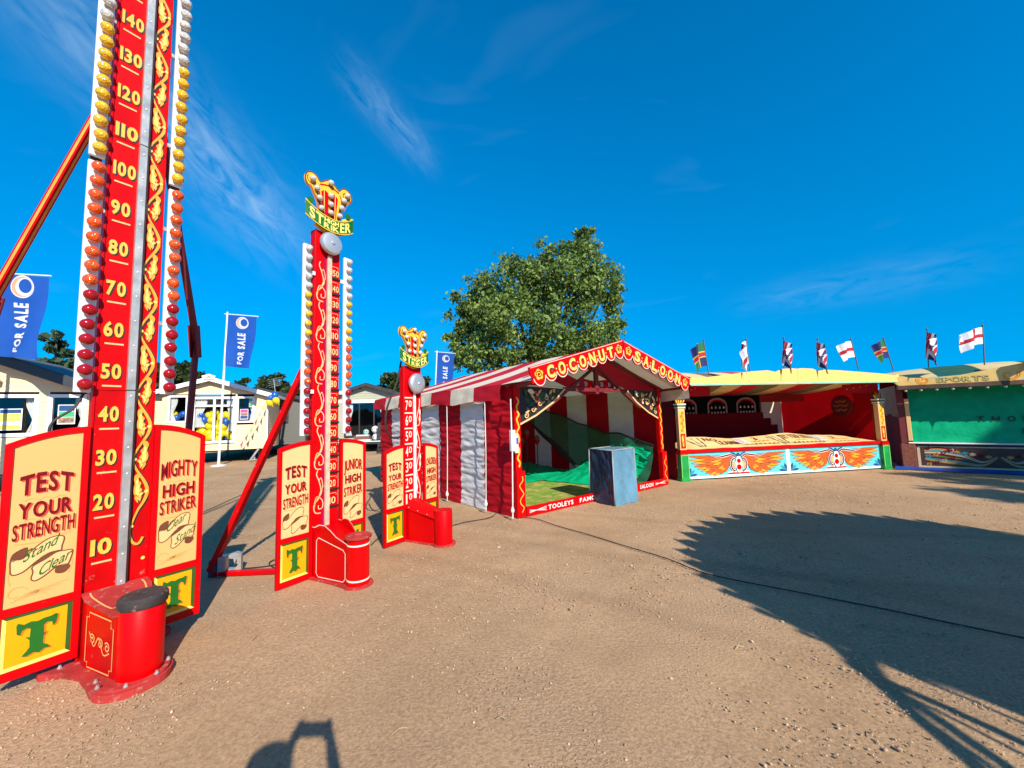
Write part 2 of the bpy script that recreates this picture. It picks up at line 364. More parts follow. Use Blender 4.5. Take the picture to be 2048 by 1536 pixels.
def thing(name, label, catg, loc=(0, 0, 0), rz=0.0, group=None):
    o = bpy.data.objects.new(name, None); COL.objects.link(o); o.empty_display_size = 0.1
    o.location = loc; o.rotation_euler = (0, 0, rz); return tag(o, label, catg, group)
def tag(o, label, catg, group=None, kind=None):
    o['label'] = label; o['category'] = catg
    if group: o['group'] = group
    if kind: o['kind'] = kind
    return o
def arc(cx, cz, r, a0, a1, n=10, ry=None):
    ry = ry or r
    return [(cx + r * math.cos(R(a0 + (a1 - a0) * i / n)), cz + ry * math.sin(R(a0 + (a1 - a0) * i / n))) for i in range(n + 1)]
def spiral(cx, cz, r0, r1, a0, a1, n=18):
    return [(cx + (r0 + (r1 - r0) * i / n) * math.cos(R(a0 + (a1 - a0) * i / n)), cz + (r0 + (r1 - r0) * i / n) * math.sin(R(a0 + (a1 - a0) * i / n))) for i in range(n + 1)]
def taper(n, a, b, c=None):
    if c is None: return [a + (b - a) * i / (n - 1) for i in range(n)]
    return [(a + (b - a) * i / ((n - 1) / 2)) if i <= (n - 1) / 2 else (b + (c - b) * (i - (n - 1) / 2) / ((n - 1) / 2)) for i in range(n)]

# ------------------------------------------------------------------ ground
def ground():
    def axis(a, b, lo, hi, st):
        xs = list(np.arange(a, b + 1e-6, st)); x, d = b, st
        while x < hi: d *= 1.22; x += d; xs.append(x)
        x, d = a, st
        while x > lo: d *= 1.22; x -= d; xs.insert(0, x)
        return xs
    xs = axis(-5, 11, -420, 420, 0.045); ys = axis(1.0, 10, -400, 650, 0.045)
    nx = len(xs); v = []
    for y in ys:
        for x in xs:
            z = 0.0
            if -9 < x < 14 and -2 < y < 14:
                z = 0.010 * noise.noise((x * 0.9, y * 0.9, 3)) + 0.006 * noise.noise((x * 4, y * 4, 7))
                rgh = max(0, noise.noise((x * 0.6, y * 0.6, 11)) + 0.35)
                z += 0.006 * rgh * noise.noise((x * 11, y * 11, 1)) - 0.006
            else: z = -0.006
            v.append((x, y, z))
    f = [(j * nx + i, j * nx + i + 1, (j + 1) * nx + i + 1, (j + 1) * nx + i) for j in range(len(ys) - 1) for i in range(nx - 1)]
    me = bpy.data.meshes.new('ground'); me.from_pydata(v, [], f); me.polygons.foreach_set('use_smooth', [True] * len(f))
    mt = bpy.data.materials.new('dry compacted dirt'); mt.use_nodes = True; t = mt.node_tree; p = t.nodes['Principled BSDF']
    tc = N(t, 'ShaderNodeTexCoord'); vec = tc.outputs['Object']
    n1 = N(t, 'ShaderNodeTexNoise'); n1.inputs['Scale'].default_value = 0.7; n1.inputs['Detail'].default_value = 8; n1.inputs['Roughness'].default_value = 0.62
    n2 = N(t, 'ShaderNodeTexNoise'); n2.inputs['Scale'].default_value = 55; n2.inputs['Detail'].default_value = 6; n2.inputs['Roughness'].default_value = 0.7
    n3 = N(t, 'ShaderNodeTexVoronoi'); n3.inputs['Scale'].default_value = 70
    for n in (n1, n2, n3): t.links.new(vec, n.inputs['Vector'])
    r1 = N(t, 'ShaderNodeValToRGB'); r1.color_ramp.elements[0].position = 0.3; r1.color_ramp.elements[1].position = 0.72
    r1.color_ramp.elements[0].color = (0.44, 0.275, 0.146, 1); r1.color_ramp.elements[1].color = (0.64, 0.42, 0.24, 1); t.links.new(n1.outputs[0], r1.inputs[0])
    r2 = N(t, 'ShaderNodeValToRGB'); r2.color_ramp.elements[0].position = 0.28; r2.color_ramp.elements[1].position = 0.75
    r2.color_ramp.elements[0].color = (0.56, 0.54, 0.52, 1); r2.color_ramp.elements[1].color = (1.26, 1.24, 1.22, 1); t.links.new(n2.outputs[0], r2.inputs[0])
    mm = N(t, 'ShaderNodeMixRGB', blend_type='MULTIPLY'); mm.inputs[0].default_value = 1; t.links.new(r1.outputs[0], mm.inputs[1]); t.links.new(r2.outputs[0], mm.inputs[2])
    # broad compacted / damp patches and faint wheel tracks
    n4 = N(t, 'ShaderNodeTexNoise'); n4.inputs['Scale'].default_value = 0.22; n4.inputs['Detail'].default_value = 5; n4.inputs['Roughness'].default_value = 0.65; t.links.new(vec, n4.inputs['Vector'])
    r4 = N(t, 'ShaderNodeMapRange'); r4.inputs['From Min'].default_value = 0.38; r4.inputs['From Max'].default_value = 0.62; r4.inputs['To Min'].default_value = 0.84; r4.inputs['To Max'].default_value = 1.08; t.links.new(n4.outputs[0], r4.inputs['Value'])
    fac = r4.outputs[0]
    def mth(op, a, b):
        q = N(t, 'ShaderNodeMath', operation=op)
        for i, x in enumerate((a, b)):
            if isinstance(x, (int, float)): q.inputs[i].default_value = x
            else: t.links.new(x, q.inputs[i])
        return q.outputs[0]
    for cxy, rad in (((-8, -9), 15.2), ((-8, -9), 16.7), ((9, 22), 17.6), ((9, 22), 19.2)):
        sv = N(t, 'ShaderNodeVectorMath', operation='DISTANCE'); t.links.new(vec, sv.inputs[0]); sv.inputs[1].default_value = (*cxy, 0)
        d_ = mth('ABSOLUTE', mth('ADD', mth('SUBTRACT', sv.outputs['Value'], rad), mth('MULTIPLY', mth('SUBTRACT', n1.outputs[0], 0.5), 0.5)), 0)
        tr_ = N(t, 'ShaderNodeMapRange'); tr_.inputs['From Min'].default_value = 0.05; tr_.inputs['From Max'].default_value = 0.17; tr_.inputs['To Min'].default_value = 0.90; tr_.inputs['To Max'].default_value = 1.0; t.links.new(d_, tr_.inputs['Value'])
        fac = mth('MULTIPLY', fac, tr_.outputs[0])
    mv = N(t, 'ShaderNodeVectorMath', operation='SCALE'); t.links.new(mm.outputs[0], mv.inputs[0]); t.links.new(fac, mv.inputs['Scale'])
    t.links.new(mv.outputs[0], p.inputs['Base Color']); p.inputs['Roughness'].default_value = 0.95; p.inputs['Specular IOR Level'].default_value = 0.15
    rgh = N(t, 'ShaderNodeMapRange'); rgh.inputs['From Min'].default_value = 0.35; rgh.inputs['From Max'].default_value = 0.65; rgh.inputs['To Min'].default_value = 0.12; rgh.inputs['To Max'].default_value = 0.75
    t.links.new(n1.outputs[0], rgh.inputs['Value'])
    b1 = N(t, 'ShaderNodeBump'); b1.inputs['Distance'].default_value = 0.03; t.links.new(n2.outputs[0], b1.inputs['Height']); t.links.new(rgh.outputs[0], b1.inputs['Strength'])
    t.links.new(b1.outputs[0], p.inputs['Normal'])
    me.materials.append(mt); o = link('ground', me); o['kind'] = 'structure'
    # loose stones
    rng = np.random.default_rng(3); V = []; Fc = []
    ico = bmesh.new(); bmesh.ops.create_icosphere(ico, subdivisions=1, radius=1); iv = np.array([q.co[:] for q in ico.verts]); ico.verts.index_update()
    jf = np.array([[q.index for q in f.verts] for f in ico.faces]); ico.free(); cnt = 0
    while cnt < 22000:
        Y = 1.2 + 11 * rng.random() ** 1.7; X = (rng.random() * 2 - 1) * (1.35 * Y + 0.6)
        if X > 10.5: continue
        dens = noise.noise((X * 0.6, Y * 0.6, 11)) * 0.8 + noise.noise((X * 2.2, Y * 2.2, 5)) * 0.6 + 0.42
        if X < -0.5: dens -= 0.12
        if rng.random() > dens: continue
        r = 0.0018 + 0.004 * rng.random() ** 3 + (0.010 * rng.random() if rng.random() < 0.02 else 0) + 0.0005 * Y
        sc = r * np.array([1 + 0.5 * rng.random(), 1, 0.6 + 0.4 * rng.random()]); pts = iv * (1 + 0.35 * (rng.random((12, 1)) - 0.5)) * sc
        a = rng.random() * 6.28; ca, sa = math.cos(a), math.sin(a)
        q = np.stack([pts[:, 0] * ca - pts[:, 1] * sa + X, pts[:, 0] * sa + pts[:, 1] * ca + Y, pts[:, 2] + r * 0.25], 1)
        V.append(q); Fc.append(jf + 12 * cnt); cnt += 1
    me = bpy.data.meshes.new('gravel'); me.from_pydata(np.concatenate(V).tolist(), [], np.concatenate(Fc).tolist())
    me.materials.append(leafmat('pale stone', (0.30, 0.19, 0.10), (0.62, 0.44, 0.28), 0.0))
    tw = MB(); r2 = random.Random(8)
    for i in range(46):
        Y = 1.5 + 7 * r2.random() ** 1.6; X = r2.uniform(-.9, 1.2) * Y; a = r2.random() * 6.28; l = r2.uniform(.02, .07) * (1 + .12 * Y)
        tw.tube([(X, Y, .006), (X + l * .5 * math.cos(a), Y + l * .5 * math.sin(a), .012), (X + l * math.cos(a + .3), Y + l * math.sin(a + .3), .006)], .0016 + .0003 * Y, 5)
    tag(tw.build('straw', [M('dry straw', (.45, .33, .18), .9, var=.4)]), 'short dry stalks and twigs lying on the dirt', 'straw', kind='stuff')
    g = link('gravel', me); tag(g, 'small loose stones scattered over the dry dirt', 'gravel', kind='stuff')
ground()

# ------------------------------------------------------------------ painted motifs
def banner_motif(mb, mp0, mp1, cx, cz, w, h, words, mats, flip=False):
    """wavy painted scroll of two folds; mats: 0 outline 1 fill 2 curl brown 3 text"""
    sg = -1 if flip else 1
    def T(x, z): return (cx + x * w, cz + z * h)
    up = [(-.46, .12), (-.30, .10), (-.10, .34), (.12, .50), (.32, .47), (.30, .24), (.28, .12), (.12, .12), (-.08, -.02), (-.28, -.22), (-.44, -.24), (-.47, -.06)]
    lo = [(-.14, -.14), (.05, -.02), (.22, .10), (.36, .10), (.48, .08), (.46, -.12), (.40, -.28), (.24, -.26), (.06, -.42), (-.08, -.50), (-.15, -.44), (-.13, -.28)]
    c1 = [(-.48, .06), (-.44, .26), (-.24, .36), (-.26, .16), (-.40, .08)]
    c2 = [(.24, -.26), (.40, -.24), (.46, -.34), (.36, -.46), (.22, -.42)]
    fold = [(-.14, -.12), (.02, .10), (.28, .14), (.12, .02)]
    if flip:
        up, lo, c1, c2, fold = [[(x, -z) for x, z in q] for q in (up, lo, c1, c2, fold)]
    for q in (c1, fold, c2): mb.poly([T(*p) for p in cat(q, 4, True)], mp0, mats[2])
    for q in (up, lo):
        c = [T(*p) for p in cat(q, 4, True)]; mb.poly(c, mp0, mats[1]); mb.ribbon(c, w * 0.022, mp1, mats[0], closed=True)
    for i, wd in enumerate(words):
        if not wd: continue
        z0 = (0.12, -0.30)[i] if not flip else (-0.02, -0.3)[i]
        x0 = (-.30, -.06)[i]; k = 0.62 if not flip else 0
        mb.text(wd, cx + x0 * w, cx + (x0 + .50) * w, cz + (z0 - .13 * (k > 0)) * h, cz + (z0 + .12) * h, mp1, mats[3], bold=0.005, gap=0.06, shear=0.25,
                warp=(lambda X, Z, x0=x0: (X, Z + (X - cx - x0 * w) * k * h / w)))
def tuscan_T(mb, mp, cx, cz, w, h, mi):
    q = [(-.50, .44), (-.46, .50), (-.32, .42), (-.16, .46), (0, .42), (.16, .46), (.32, .46), (.44, .50), (.50, .46), (.46, .22), (.38, .16), (.36, .28), (.24, .32), (.16, .26),
         (.17, .02), (.26, .06), (.17, -.06), (.16, -.26), (.28, -.34), (.36, -.44), (.20, -.42), (.08, -.50), (-.06, -.44), (-.22, -.50), (-.34, -.46), (-.22, -.34), (-.16, -.26),
         (-.17, -.06), (-.28, .06), (-.17, .02), (-.16, .26), (-.26, .30), (-.36, .26), (-.40, .14), (-.48, .20)]
    mb.poly([(cx + x * w, cz + z * h) for x, z in q], mp, mi)
def wedge_warp(x0, x1, zc, k, arcv=0.0):
    return lambda X, Z: (X, Z + (X - (x0 + x1) / 2) * k + arcv * (1 - ((X - (x0 + x1) / 2) / ((x1 - x0) / 2)) ** 2))

_bulb = {}
def bulb_mesh(k, r):
    key = (k, r)
    if key not in _bulb:
        mb = MB()
        mb.lathe([(r * .45, 0), (r * .5, r * .35)], 12, ax=(0, -1, 0), mi=1)
        mb.lathe([(r * .55, r * .35), (r * .98, r * .62), (r, r * .8), (r * .92, r * 1.15), (r * .72, r * 1.45), (r * .4, r * 1.64), (r * .08, r * 1.70)], 14, ax=(0, -1, 0))
        me = mb.mesh('bulb', [BULB[k], SOCKET], True); _bulb[key] = me
    return _bulb[key]

def striker_panel(root, side, x0, x1, zb, zo, zi, words, sub, divz, big, cream, plain_banner, tshow=True):
    """one wing of the striker: x0..x1 local, arched top from zo (outer) to zi (inner)"""
    def top(x, d=0):
        t = (x - x0) / (x1 - x0); t = t if side < 0 else 1 - t
        return zo + (zi - zo) * (1 - (1 - t) ** 2) - d
    n = 10; xs = [x0 + (x1 - x0) * i / n for i in range(n + 1)]
    pn = MB(); pn.prism([(x0, zb), (x1, zb)] + [(x, top(x)) for x in xs[::-1]], XZ(0.0), XZ(0.022))
    p = pn.build('panel', [RED], root)
    fr = MB(); b = 0.034; yf = -0.012
    fr.box(x0, x0 + b, yf, 0.0, zb, top(x0) - .001); fr.box(x1 - b, x1, yf, 0, zb, top(x1) - .001)
    fr.box(x0 + b, x1 - b, yf + .0005, 0, zb, zb + 0.055); fr.box(x0 + b, x1 - b, yf + .0005, 0, divz, divz + 0.05)
    xi = [x0 + b + (x1 - x0 - 2 * b) * i / n for i in range(n + 1)]
    fr.prism([(x, top(x) - 0.04) for x in xi] + [(x, top(x) - .0015) for x in xi[::-1]], XZ(yf + .0005), XZ(0))
    fr.build('frame', [RED], p)
    a0, a1 = x0 + b, x1 - b
    cr = MB(); cr.poly([(a0, divz + .05), (a1, divz + .05)] + [(x, top(x) - .04) for x in xi[::-1]], XZ(-0.003)); cr.build('cream_board', [cream], p)
    y0, y1 = zb + .055, divz; d = 0.022
    ye = MB(); m_ = XZ(-0.003)
    ye.poly([(a0 + d, y0 + d), (a1 - d, y0 + d), (a1 - d, y1 - d), (a0 + d, y1 - d)], m_, 0)
    ye.poly([(a0, y1), (a1, y1), (a1 - d, y1 - d), (a0 + d, y1 - d)], m_, 1); ye.poly([(a1, y0), (a1, y1), (a1 - d, y1 - d), (a1 - d, y0 + d)], m_, 1)
    ye.poly([(a0, y0), (a1, y0), (a1 - d, y0 + d), (a0 + d, y0 + d)], m_, 2); ye.poly([(a0, y0), (a0, y1), (a0 + d, y1 - d), (a0 + d, y0 + d)], m_, 2)
    ye.build('yellow_board', [YEL, DGREEN, PYEL], p)
    if tshow:
        tt = MB(); cx, cz = (a0 + a1) / 2, (y0 + y1) / 2; hh = (y1 - y0) * .66; ww = (a1 - a0) * .58
        tuscan_T(tt, XZ(-.0045), cx + .008, cz - .006, ww, hh, 1); tuscan_T(tt, XZ(-.006), cx, cz, ww, hh, 0)
        tt.build('letter', [GREEN, ORANGE2], p)
    # lettering
    cz0, cz1 = divz + .05, min(top(a0), top(a1)) - .04; H = cz1 - cz0; wd = a1 - a0
    tx = MB(); mA, mB_ = XZ(-.0048), XZ(-.0064); pad = wd * 0.06
    rows = [(0.68, 0.81, 0.0, 0.012), (0.545, 0.645, 0.03, 0), (0.42, 0.52, 0.06, 0)] if big else [(0.66, 0.80, 0.0, 0.010), (0.505, 0.615, 0.03, 0), (0.345, 0.46, 0.06, 0)]
    for wrd, (f0, f1, k, av) in zip(words, rows):
        tx = MB()
        z0, z1 = cz0 + f0 * H, cz0 + f1 * H; q0, q1 = a0 + pad, a1 - pad
        if len(wrd) <= 4: q0 += pad * .9; q1 -= pad * .9
        wp = wedge_warp(q0, q1, 0, k * 1.6, av * 2)
        bd = .026 if len(wrd) < 6 else .010
        tx.text(wrd, q0, q1, z0, z1, mA, 1, bold=bd + .003, warp=wp, dx=.009, dz=-.007, gap=.1)
        tx.text(wrd, q0, q1, z0, z1, mB_, 0, bold=bd, warp=wp, gap=.105); tx.build('lettering', [MAROON, SHADOWRED], p)
    tx = MB()
    for z in ((0.66, 0.53) if big else (0.635, 0.475)):
        q = cat([(a0 + wd * (.2 + .6 * i / 6), cz0 + z * H + (.006 if i % 2 else -.006)) for i in range(7)], 4)
        tx.ribbon(q, .004, mA, 2)
    zz = .395 if big else .325
    q = cat([(a0 + wd * .1, cz0 + (zz - .01) * H), (a0 + wd * .5, cz0 + (zz - .015) * H), (a0 + wd * .92, cz0 + (zz + .02) * H)], 6); tx.ribbon(q, .005, mA, 2)
    if big:
        for k in range(4):
            sx = a0 + wd * (.1 + .06 * k)
            q = cat([(sx, cz0 + (.03 + .012 * k) * H), (a0 + wd * .45, cz0 + (.055 + .006 * k) * H), (a0 + wd * (.62 + .1 * k), cz0 + (.035 + .02 * k) * H)], 6)
            tx.ribbon(q, taper(len(q), .003, .012, .001), mA, 2)
        q = spiral(a0 + wd * .17, cz0 + .075 * H, .05 * wd, .17 * wd, 300, 20); tx.ribbon(q, .006, mA, 2)
        q = [(a0 + wd * .07, cz0 + .24 * H), (a0 + wd * .05, cz0 + .19 * H), (a0 + wd * .08, cz0 + .14 * H)]; tx.ribbon(cat(q, 5), .005, mA, 2)
        q = [(a0 + wd * .94, cz0 + .26 * H), (a0 + wd * .95, cz0 + .2 * H), (a0 + wd * .9, cz0 + .14 * H)]; tx.ribbon(cat(q, 5), .005, mA, 2)
    tx.build('painted_flourish', [MAROON, SHADOWRED, TAN], p)['kind'] = 'stuff'
    bn = MB()
    banner_motif(bn, XZ(-.0055), XZ(-.0072), (a0 + a1) / 2, cz0 + (.265 if big else .175) * H, wd * .92, H * (.26 if big else .28), sub, (0, 1, 2, 3), flip=False)
    bn.build('painted_scroll', [BROWN, CREAM2, BROWN, GREEN], p)
    return p

def crown(root, zc, sc):
    """fret cut plume with bulbs and a green name ribbon; zc = base height"""
    def T(x, z): return (x * sc, zc + z * sc)
    out_ = [(-.13, .0), (-.15, .12), (-.17, .25), (-.24, .36), (-.27, .42), (-.33, .44), (-.36, .52), (-.34, .60), (-.27, .64), (-.20, .62), (-.15, .56), (-.10, .59),
            (-.05, .63), (0, .66), (.05, .63), (.10, .59), (.15, .56), (.20, .62), (.27, .64), (.34, .60), (.36, .52), (.33, .44), (.27, .42), (.24, .36), (.17, .25), (.15, .12), (.13, .0)]
    c = cat(out_, 4, True); mb = MB(); mb.prism([T(*p) for p in c], XZ(0.0), XZ(0.03)); pl = mb.build('crest', [GOLD], root)
    d = MB()
    for sgn in (-1, 1):
        d.poly([T(sgn * .02, .03), T(sgn * .10, .03), T(sgn * .11, .25), T(sgn * .13, .42), T(sgn * .08, .47), T(sgn * .02, .44)], XZ(-.003), 0)
        q = [T(sgn * x, z) for x, z in spiral(.265, .53, .03, .075, 0, 400)]; d.ribbon(q, .012 * sc, XZ(-.0032), 1)
        q = [T(sgn * x, z) for x, z in cat([(.125, .03), (.14, .2), (.19, .38), (.16, .5)], 5)]; d.ribbon(q, .014 * sc, XZ(-.0045), 1)
    d.ribbon([T(*p) for p in cat([(-.15, .52), (0, .56), (.15, .52)], 6)], .02 * sc, XZ(-.003), 0)
    d.ribbon([T(*p) for p in c], .018 * sc, XZ(-.002), 1, closed=True)
    for sgn in (-1, 1):
        for k in range(3): d.ribbon([T(sgn * (x + .012 * k), z - .01 * k) for x, z in cat([(.155, .06), (.175, .22), (.235, .36), (.29, .46)], 5)], .006 * sc, XZ(-.0036 - .0004 * k), 3)
    for x in (-.08, .0, .08): d.ribbon([T(x, .05), T(x * 1.1, .48)], .008 * sc, XZ(-.0048), 2)
    d.build('painted_scrollwork', [RED, BROWN, PYEL, ORANGE2], pl)
    for (x, z) in [(0, .60), (0, .40), (0, .27), (0, .14), (-.27, .53), (-.21, .42), (-.17, .29), (-.14, .15), (.27, .53), (.21, .42), (.17, .29), (.14, .15)]:
        link('bulb', bulb_mesh('w', .042 * sc), pl, loc=(x * sc, -.004, zc + z * sc))
    # ribbon banner bulging towards the viewer
    def bmap(off):
        def f(u, v):   # u -1..1, v 0..1
            return (u * .37 * sc, -.03 * sc - .045 * sc * (1 - u * u) - off, zc + (-.17 + .21 * v + .15 * u * u + .02 * abs(u) ** 3 * (v - .5)) * sc)
        return f
    b0 = bmap(0); rb = MB(); rb.grid(lambda a, b: b0(a * 2 - 1, b), 18, 3)
    rb.grid(lambda a, b: (b0(a * 2 - 1, b)[0], b0(a * 2 - 1, b)[1] + .006, b0(a * 2 - 1, b)[2]), 18, 3, flip=True)
    r = rb.build('ribbon', [GREEN], root)
    for sgn in (-1, 1):
        tb = MB()
        def tail(u, v, sgn=sgn): return (sgn * (.37 - .16 * u) * sc, (-.03 + .05 * u) * sc, zc + (.13 + .07 * v - .06 * u + .015 * math.sin(u * 3.1)) * sc)
        tb.grid(tail, 6, 1, 0, flip=(sgn > 0)); tb.grid(lambda u, v: tuple(Vector(tail(u, v)) + Vector((0, .004, 0))), 6, 1, 0, flip=(sgn < 0))
        tb.prism([(sgn * x * sc, zc + z * sc) for x, z in arc(.29, .21, .045, 0, 360, 10)[:-1]], XZ(-.02), XZ(-.012), 1)
        tb.build('ribbon_tail', [GOLD, GREEN], r)
    ed = MB(); ed.ribbon([(i / 12 - 1, .96) for i in range(25)], .06, bmap(.002)); ed.ribbon([(i / 12 - 1, .04) for i in range(25)], .06, bmap(.002)); ed.build('ribbon_edge', [GOLD], r)
    t = MB(); mp = bmap(.003)
    for wrd, x0, x1, z0, z1 in [('ST', -.86, -.36, .14, .84), ('RIK', -.34, .30, .12, .48), ('HIGH', -.32, .28, .54, .88), ('ER', .34, .86, .14, .84)]:
        t.text(wrd, x0, x1, z0, z1, mp, 0, bold=.03, gap=.08)
    t.build('lettering', [PYEL], r)
    lo = MB(); lo.prism([T(*p) for p in cat([(-.22, -.10), (-.1, -.16), (0, -.19), (.1, -.16), (.22, -.10), (0, -.04)], 4, True)], XZ(-.02), XZ(0.02)); lo.build('scroll_bracket', [GOLD], root)

def light_strip(root, x, z0, z1, cols, sp, r, yoff=0.0):
    mb = MB(); w = .042
    mb.cbox(x - w, x + w, yoff, yoff + .03, z0, z1, .004)
    st = mb.build('light_strip', [WHITE], root)
    n = len(cols); 
    for i, k in enumerate(cols):
        link('bulb', bulb_mesh(k, r), st, loc=(x + .004, yoff, z0 + (i + .5) * (z1 - z0) / n), rot=(random.uniform(-.13, .13), random.uniform(0, 6.28), random.uniform(-.13, .13)))
    return st

A57 = R(57)
# ---- mighty striker (nearest)
def mighty():
    t = thing('high_striker', 'tallest red high striker, nearest the camera, with MIGHTY HIGH STRIKER on its right wing', 'high striker', (-2.872, 2.855, 0), A57, 'high strikers')
    secs = [(0.03, 1.868, .163, .158), (1.872, 3.80, .158, .154), (3.804, 5.78, .154, .15)]
    for a, b, w0, w1 in secs:
        mb = MB(); mb.add([(-w0, .02, a), (w0, .02, a), (w0, .12, a), (-w0, .12, a), (-w1, .02, b), (w1, .02, b), (w1, .12, b), (-w1, .12, b)],
                          [(0, 3, 2, 1), (4, 5, 6, 7), (0, 1, 5, 4), (1, 2, 6, 5), (2, 3, 7, 6), (3, 0, 4, 7)])
        o = mb.build('tower_section', [REDW if a < 1 else RED], t)
        e = MB()
        for sg in (-1, 1): e.add([(sg * (w0 + .004) - .006, .012, a), (sg * (w0 + .004) + .006, .012, a), (sg * (w0 + .004) + .006, .11, a), (sg * (w0 + .004) - .006, .11, a), (sg * (w1 + .004) - .006, .012, b), (sg * (w1 + .004) + .006, .012, b), (sg * (w1 + .004) + .006, .11, b), (sg * (w1 + .004) - .006, .11, b)],
                                 [(0, 3, 2, 1), (4, 5, 6, 7), (0, 1, 5, 4), (1, 2, 6, 5), (2, 3, 7, 6), (3, 0, 4, 7)])
        e.build('edge_strip', [RED], o)
    rl = MB()
    for a, b in ((.36, 1.868), (1.874, 3.802), (3.808, 5.5)): rl.cbox(.0, .046, -.02, .02, a, b, .003)
    for i in range(26):
        rl.lathe([(.006, 0), (.006, .003), (.003, .005)], 8, (.023, -.02, .5 + i * .19), (0, -1, 0), 1)
    rl.box(.047, .056, -.012, .0195, .36, 5.5, 2)
    rl.build('chaser_rail', [STEEL, WHITE, BLACK], t)
    y1, y2 = .0178, .0158
    for k in range(10, 160, 10):
        z = .765 + .311 * (k - 10) / 10; s_ = str(k); w = .105 if len(s_) == 2 else .125; x0 = -.135
        num = MB(); num.text(s_, x0, x0 + w, z - .055, z + .055, XZ(y1), 1, bold=.045, gap=.07, dx=.008, dz=-.008); num.text(s_, x0, x0 + w, z - .055, z + .055, XZ(y2), 0, bold=.035, gap=.09)
        num.build('scale_number', [NUMY, BLACK], t)
        tk = MB(); tk.box(-.125, -.025, y1 - .001, .0199, z - .113, z - .101); tk.build('scale_tick', [CREAM2], t)
    # painted vine
    def vine(off, mi0, ys, shadow):
        mb = vm_
        dx, dz = (.007, -.007) if shadow else (0, 0)
        P = []
        z = .98
        while z < 5.45:
            ph = (z - 1.6) / .49 * 2 * math.pi; P.append((.105 + .042 * math.cos(ph) + dx, z + dz)); z += .035
        P = [(.10 + dx, .73 + dz), (.074 + dx, .76 + dz), (.062 + dx, .83 + dz), (.075 + dx, .90 + dz)] + P
        P = [(.135 + dx, .775 + dz), (.12 + dx, .74 + dz)] + P
        c = cat(P, 3); n = len(c)
        ws = [(.015 + .005 * math.sin((q[1] - 1.0) / .49 * 2 * math.pi * 1.0)) * (1.4 if shadow else 1) for q in c]
        mb.ribbon(c, ws, XZ(ys), mi0)
    vm_ = MB(); vine(0, 1, .0178, True); vine(0, 0, .0162, False)
    leaf = [(0, 0), (.012, .03), (.03, .05), (.036, .085), (.028, .12), (.036, .16), (.018, .185), (.006, .165), (.012, .14), (-.004, .12), (.002, .095), (-.010, .075), (.0, .055), (-.008, .03)]
    lf2 = [(0, 0), (.02, .01), (.04, -.005), (.05, -.03), (.04, -.055), (.028, -.07), (.03, -.04), (.016, -.022)]
    def put(cx, cz, sg, shp, sc=1):
        for y, mi, dx, dz in ((.0176, 1, .007, -.007), (.0150, 0, 0, 0)):
            vm_.poly([(cx + sg * x * sc + dx, cz + z * sc + dz) for x, z in cat(shp, 3, True)], XZ(y), mi)
        vm_.poly([(cx + sg * (x * .55 + .006) * sc, cz + (z * .7 + .02 * (1 if shp is leaf else -.3)) * sc) for x, z in cat(shp, 3, True)], XZ(.0136), 2)
    k = -2
    while 1.6 + .49 * k < 5.3:
        z = 1.6 + .49 * k
        if z > .9: put(.108, z - .07, -1, leaf, 1.12); put(.128, z - .01, -1, lf2, 1.0)
        if z + .245 > .9: put(.104, z + .175, 1, leaf, 1.12); put(.082, z + .235, 1, lf2, 1.0)
        vm_.poly(arc(.141, z, .012, 0, 360, 10)[:-1], XZ(.0142), 2); vm_.poly(arc(.069, z + .245, .012, 0, 360, 10)[:-1], XZ(.0142), 2); k += 1
    vm_.build('painted_vine', [ORANGE, BLACK, M('vine highlight paint', (.95, .62, .15), .45)], t)
    # slots at the foot
    for x in (-.04, .09): sl_ = MB(); sl_.box(x, x + .022, .0165, .0195, .36, .45); sl_.build('slot', [BLACK], t)
    striker_panel(t, -1, -.53, -.17, .08, 1.51, 1.612, ('TEST', 'YOUR', 'STRENGTH'), ('Stand', 'Clear'), .46, True, CREAM, False)
    striker_panel(t, 1, .17, .495, .08, 1.51, 1.612, ('MIGHTY', 'HIGH', 'STRIKER'), ('Clear', 'Stand'), .46, True, CREAM, False)
    lo = ['r'] * 7 + ['o'] * 9; hi = ['y'] * 10 + ['w'] * 6
    for sg in (-1, 1):
        x = -.222 if sg < 0 else .232
        light_strip(t, x, 1.85, 3.545, lo, .105, .041); light_strip(t, x, 3.585, 5.28, hi, .105, .041)
        for z in (2.40, 3.18, 3.9, 4.7): br = MB(); br.box(min(x + .042 * -sg, sg * .165), max(x + .042 * -sg, sg * .165), .008, .026, z, z + .03); br.build('strip_bracket', [STEEL], t)
        br = MB(); br.box(x - .03, x + .03, .031, .045, 3.50, 3.63); br.build('joining_plate', [BLACK], t)
    # bell and crest
    b = MB(); b.lathe([(.02, -.02), (.03, 0), (.15, .01), (.155, .05), (.145, .09), (.11, .115), (.03, .122), (.03, .135), (.005, .14)], 28, (0, .0, 5.6), (0, -1, 0)); autosm(b.build('bell', [BELL], t))
    crown(t, 5.86, .86)
    # hammer base
    bs = MB(); zt0, zt1 = .47, .40
    pts = [(-.155, .02), (-.155, -.10), (-.085, -.46), (.085, -.46), (.155, -.10), (.155, .02)]
    def zt(y): return zt1 + (zt0 - zt1) * (y + .46) / .48
    n = len(pts); bs.add([(x, y, .03) for x, y in pts] + [(x, y, zt(y) - .002) for x, y in pts], [(i, (i + 1) % n, n + (i + 1) % n, n + i) for i in range(n)] + [tuple(range(n, 2 * n))])
    bo = bs.build('hammer_base', [REDW], t)
    lid = MB(); lp = [(-.168, .0), (-.168, -.11), (-.10, -.44), (-.04, -.47), (.04, -.47), (.10, -.44), (.168, -.11), (.168, .0)]
